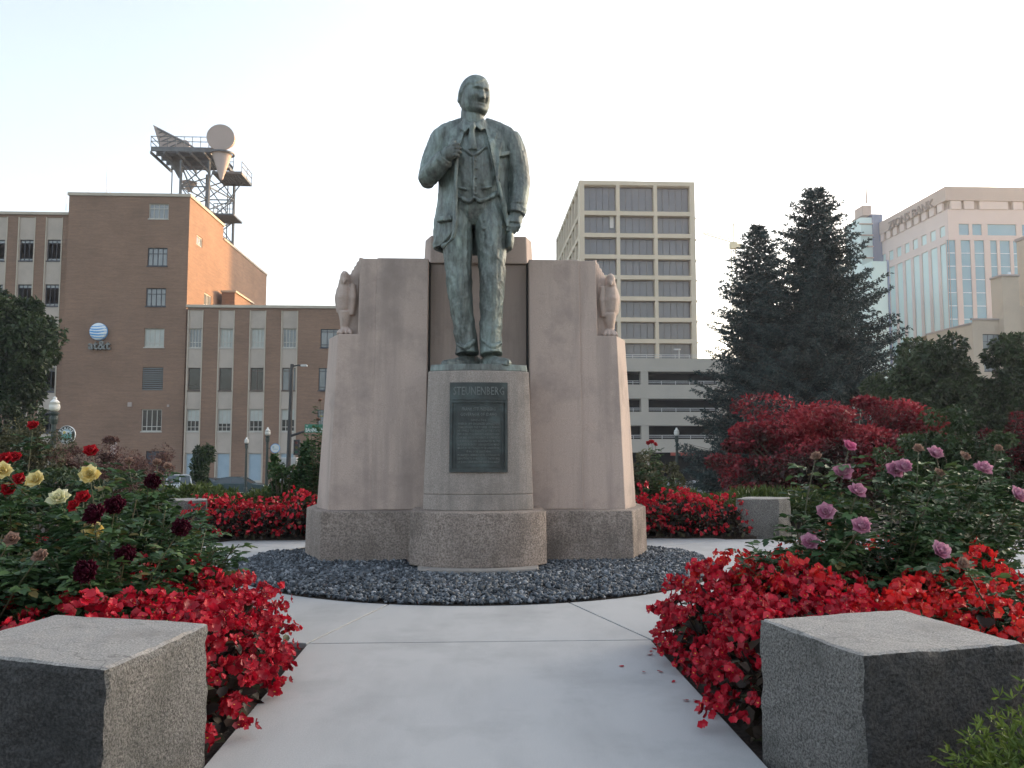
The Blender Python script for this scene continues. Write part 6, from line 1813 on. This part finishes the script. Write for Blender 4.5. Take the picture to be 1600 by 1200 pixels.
m_r_pink = petals("lilac pink rose petals", [(0,(.36,.09,.18)),(.45,(.56,.24,.36)),(.8,(.66,.38,.48)),(1,(.72,.50,.56))])
m_r_hot = petals("bright pink rose petals", [(0,(.45,.05,.16)),(.5,(.66,.14,.30)),(1,(.74,.30,.44))])
m_sepal = LEAF("sepal green", [(0,(.05,.09,.03)),(1,(.09,.14,.05))], .5, .1)
m_cane = MAT("rose cane", (.06,.085,.035), (.09,.065,.035), 10, .6)
m_petal_faded = petals("faded rose petals", [(0,(.20,.11,.08)),(1,(.42,.28,.22))])
ROSE = {}
for key, style, R, mt, n in (('yellow','open',.058,m_r_yellow,2),('cream','full',.055,m_r_cream,1),('burg','ball',.056,m_r_burg,3),('red','full',.042,m_r_red,2),('pink','full',.054,m_r_pink,3),('hot','open',.05,m_r_hot,1),('faded','full',.036,m_petal_faded,2)):
    ROSE[key] = []
    for q in range(n):
        me = rose_mesh(hash(key) % 97 + q if False else (len(key)*13+q*7+3), R, style); me.materials.append(mt); ROSE[key].append(me)
sp = []
for i in range(5):
    a = i*1.2566; d = np.array([math.cos(a)*.8, math.sin(a)*.8, -.35]); v, f = petal_patch(np.zeros(3), d, np.array([0,0,1.]), .028, .009, .2, 2, 1); sp.append((v, f, .5))
V_, F_, R_ = collect(sp); SEPAL = np_mesh("sepals", V_, [F_], rnd=R_); SEPAL.materials.append(m_sepal)

def rose_bush(x, y, h, r, label, group, blooms, ncane=26, seed=1, dens=1.5, leaf=.055, zlow=.12, buds=6):
    """blooms: (px, py, Y, key, tilt dir) measured positions"""
    rg = np.random.default_rng(seed); zb = -.03
    t = thing("rose_bush", label, "rose bush", (x, y, zb), group); off = np.array([x, y, zb])
    st_ = MB(off); C=[];T=[];N=[];L=[];RN=[]
    ends = []
    for (px, py, Y, key, tl) in blooms:
        p = W(px, py, Y); ends.append((np.array(p), key, tl))
    for i in range(int(ncane*1.75)):
        a = rg.uniform(0,6.283); q = math.sqrt(rg.random())*r
        ends.append((np.array([x+q*math.cos(a), y+q*math.sin(a), zb+h*rg.uniform(.55,1.0)*(1-.25*(q/r)**2)]), None, None))
    for (p, key, tl) in ends:
        b0 = np.array([x+rg.normal()*.06, y+rg.normal()*.06, zb]); d = p-b0
        mid = b0 + d*.5 + np.array([d[0]*-.15, d[1]*-.15, .08*d[2]]) + rg.normal(size=3)*.03
        P = [b0*(1-s)**2+2*mid*s*(1-s)+p*s*s for s in np.linspace(0,1,9)]
        st_.tube([Vector(q_) for q_ in P[::2]], [.007,.006,.005,.004,.0028], 5)
        m = int(np.linalg.norm(d)/.055*dens*(1.7 if key else 1))
        for j in range(m):
            s = .22+.76*(j+rg.random())/m
            c = b0*(1-s)**2+2*mid*s*(1-s)+p*s*s
            if c[2] < zb+zlow: continue
            if key and s > .93: continue
            a = rg.uniform(0,6.283); ld = np.array([math.cos(a), math.sin(a), rg.uniform(-.25,.45)]); ld /= np.linalg.norm(ld)
            side = np.cross(ld, [0,0,1]); side /= np.linalg.norm(side); nn = np.cross(side, ld)
            rl = leaf*rg.uniform(1.4,2.2); tone = np.clip(rg.beta(2,2.6)+(.12 if s > .8 else 0), 0, .95)
            if rg.random() < .03: tone = 1.0
            for (f_, sg, k_) in ((.45,-1,.8),(.45,1,.8),(.8,-1,.9),(.8,1,.9),(1.0,0,1.1)):
                C.append(c+ld*rl*f_-off); dd = ld*(.55 if sg else 1)+side*sg*.85; T.append(dd+rg.normal(size=3)*.12); N.append(nn+rg.normal(size=3)*.25); L.append(leaf*k_*rg.uniform(.85,1.2)); RN.append(np.clip(tone+rg.normal()*.06,0,1))
    L = np.array(L)
    V, F, R2 = leafset(np.array(C), np.array(T), np.array(N), L, L*.68, np.array(RN), fold=.16, droop=.15, six=True)
    put("foliage", np_mesh("foliage", V, [F], rnd=R2), m_rosegreen, t)
    st_.build("canes", m_cane, t)
    i = 0
    for (p, key, tl) in ends:
        if key:
            me = ROSE[key][i % len(ROSE[key])]; i += 1
            o = put("bloom", me, None, t, p-off); dv = Vector(tl).normalized() if tl else Vector((rg.normal()*.3, -.7, .7)).normalized()
            o.rotation_mode = 'QUATERNION'; o.rotation_quaternion = dv.to_track_quat('Z', 'Y'); s_ = rg.uniform(.92,1.1); o.scale = (s_,s_,s_)
            se = put("sepals", SEPAL, None, o, (0,0,-.022))
        elif buds > 0 and p[2] > zb+h*.8:
            buds -= 1; o = put("hip", HIP, None, t, p-off); s_ = rg.uniform(.8,1.3); o.scale = (s_,s_,s_)
    return t
hb = MB(); hb.lathe((0,0,-.008), [(.003,0),(.009,.006),(.010,.013),(.006,.020),(.003,.028)], 8); HIP = hb.mesh("hip", True); HIP.materials.append(m_sepal)
GL, GR = "rose bushes in the near left bed", "rose bushes in the near right bed"
F_ = lambda x, z: (x, -.85, z)
rose_bush(-2.12, 5.05, .98, .50, "rose bush with open yellow and cream roses at left", GL, [(140,742,5.0,'yellow',F_(.1,.35)),(56,750,4.9,'yellow',F_(-.1,.5)),(91,777,4.7,'cream',F_(.2,.7)),(4,736,5.0,'yellow',F_(.3,.4)),(146,830,4.5,'yellow',F_(0,.3)),(142,704,5.2,'red',F_(.2,.6))], 34, 21)
rose_bush(-1.98, 4.45, .80, .42, "rose bush with dark burgundy roses left of the path", GL, [(146,803,4.2,'burg',F_(-.2,.4)),(180,789,4.3,'burg',F_(.2,.5)),(283,824,4.5,'burg',F_(.4,.3)),(133,893,3.9,'burg',F_(-.1,.2)),(196,868,4.2,'burg',F_(.2,.3)),(130,776,4.5,'red',F_(0,.6)),(116,790,4.5,'red',F_(-.3,.5))], 34, 22)
rose_bush(-2.62, 4.35, .85, .5, "flowerless green rose bush at the left edge above the granite block", GL, [(62,868,3.9,'faded',F_(0,.5)),(18,842,4.0,'faded',F_(.2,.5))], 38, 23)
rose_bush(-3.15, 5.6, 1.05, .55, "rose bush with small deep red roses at the left edge", GL, [(52,664,5.7,'red',F_(.1,.7)),(8,716,5.4,'red',F_(0,.5)),(24,713,5.5,'red',F_(.2,.5)),(30,748,5.2,'red',F_(.1,.4)),(14,764,5.0,'red',F_(.1,.4))], 34, 24)
rose_bush(-2.35, 6.05, 1.02, .5, "rose bush with spent buds before the white car", GL, [(200,720,6.0,'faded',F_(.1,.8)),(245,722,6.2,'faded',F_(.2,.8)),(238,752,5.9,'burg',F_(.3,.3)),(262,728,6.0,'faded',F_(.3,.8))], 36, 25, buds=12)
rose_bush(-1.82, 5.35, .72, .40, "low leafy rose bush right of the yellow roses", GL, [(175,905,4.4,'faded',F_(.2,.3))], 30, 26)
rose_bush(1.92, 4.75, .82, .42, "rose bush with lilac pink roses nearest the path on the right", GR, [(1327,697,4.9,'hot',F_(.3,.8)),(1318,737,4.8,'pink',F_(-.2,.6)),(1290,799,4.6,'pink',F_(-.5,.4)),(1347,822,4.3,'pink',F_(-.1,.5)),(1340,766,4.6,'pink',F_(.2,.6)),(1265,846,4.5,'pink',F_(-.4,.5)),(1275,712,4.9,'faded',F_(-.4,.7))], 30, 31)
rose_bush(2.42, 4.8, .88, .45, "rose bush with a large lilac rose in the right bed's middle", GR, [(1413,729,4.8,'pink',F_(-.1,.6)),(1400,733,4.85,'pink',F_(-.4,.4)),(1470,860,4.2,'pink',F_(.2,.5)),(1468,738,4.9,'faded',F_(.2,.7)),(1435,700,5.0,'faded',F_(.1,.8))], 34, 32)
rose_bush(2.98, 5.1, .98, .5, "rose bush with pink roses at the right edge", GR, [(1462,708,5.2,'pink',F_(.2,.7)),(1537,731,5.0,'pink',F_(.1,.7)),(1592,773,4.7,'pink',F_(.3,.5)),(1508,712,5.2,'faded',F_(.2,.7))], 34, 33)
rose_bush(2.75, 4.1, .58, .45, "dark leafy rose bush behind the right granite block", GR, [(1505,880,3.9,'faded',F_(.1,.5))], 34, 34)
rose_bush(2.15, 4.15, .48, .36, "low leafy rose bush between begonias behind the right granite block", GR, [], 26, 35)
rose_bush(3.45, 4.3, .62, .45, "leafy rose bush cut by the right edge of the picture", GR, [], 30, 36)
rose_bush(3.9, 6.4, 1.15, .6, "taller rose bush at right in front of the silvery shrub", GR, [(1560,700,6.3,'faded',F_(0,.7))], 36, 37)
rose_bush(2.75, 12.6, 1.2, .35, "thin rose bush with one tall red rose right of the monument", "rose bushes by the far beds", [(1018,690,12.4,'red',F_(0,.8)),(1024,694,12.4,'red',F_(.3,.6)),(1013,692,12.4,'red',F_(-.3,.6))], 16, 38, dens=.8)
rose_bush(-2.35, 12.8, 1.7, .35, "tall thin rose bush left of the monument", "rose bushes by the far beds", [(500,625,12.7,'faded',F_(0,.8)),(497,655,12.7,'faded',F_(.3,.6))], 18, 39, dens=.8)

# ------------------------------------------------------------------ fallen petals on the path
pv, pf = petal_patch(np.zeros(3), np.array([1.,0,0]), np.array([0,0,1.]), .035, .03, .25, 3, 3)
PETAL = np_mesh("petal", pv, [pf], smooth=True, rnd=np.full(len(pv), .45)); PETAL.materials.append(m_beg_red)
for i, (px, py) in enumerate(((1008,1050),(1018,1018),(1036,1050),(1070,1093),(1085,1097),(1095,1103),(1022,1012),(1052,1066),(1088,1094),(448,1060),(968,1041),(1012,1022))):
    d = W(px, py, 1.0)-CAM; q = CAM + d*((.004-CAM.z)/d.z)
    o = put("fallen_petal", PETAL, None, None, q); o.rotation_euler = (rgb.uniform(-.2,.2), rgb.uniform(-.2,.2), rgb.uniform(0,6.28)); s_ = rgb.uniform(.6,1.2); o.scale = (s_,s_,s_)
    tag(o, "fallen red begonia petal lying on the path concrete", "petal", "fallen petals on the path")
# ------------------------------------------------------------------ evening haze over the town
hz_m = bpy.data.materials.new("haze"); hz_m.use_nodes = True
hn = hz_m.node_tree; hn.nodes.clear()
ho = hn.nodes.new("ShaderNodeOutputMaterial"); hv = hn.nodes.new("ShaderNodeVolumePrincipled")
hv.inputs["Color"].default_value = (.95,.96,1.0,1); hv.inputs["Density"].default_value = .00045; hv.inputs["Anisotropy"].default_value = .4
hn.links.new(hv.outputs[0], ho.inputs["Volume"])
b = MB(); b.box(-2600, 2600, -1000, 3100, -4.0, 92); hz_o = b.build("haze", hz_m, kind="stuff")
hz_o["label"] = "thin pale evening haze over the far buildings"; hz_o["category"] = "haze"
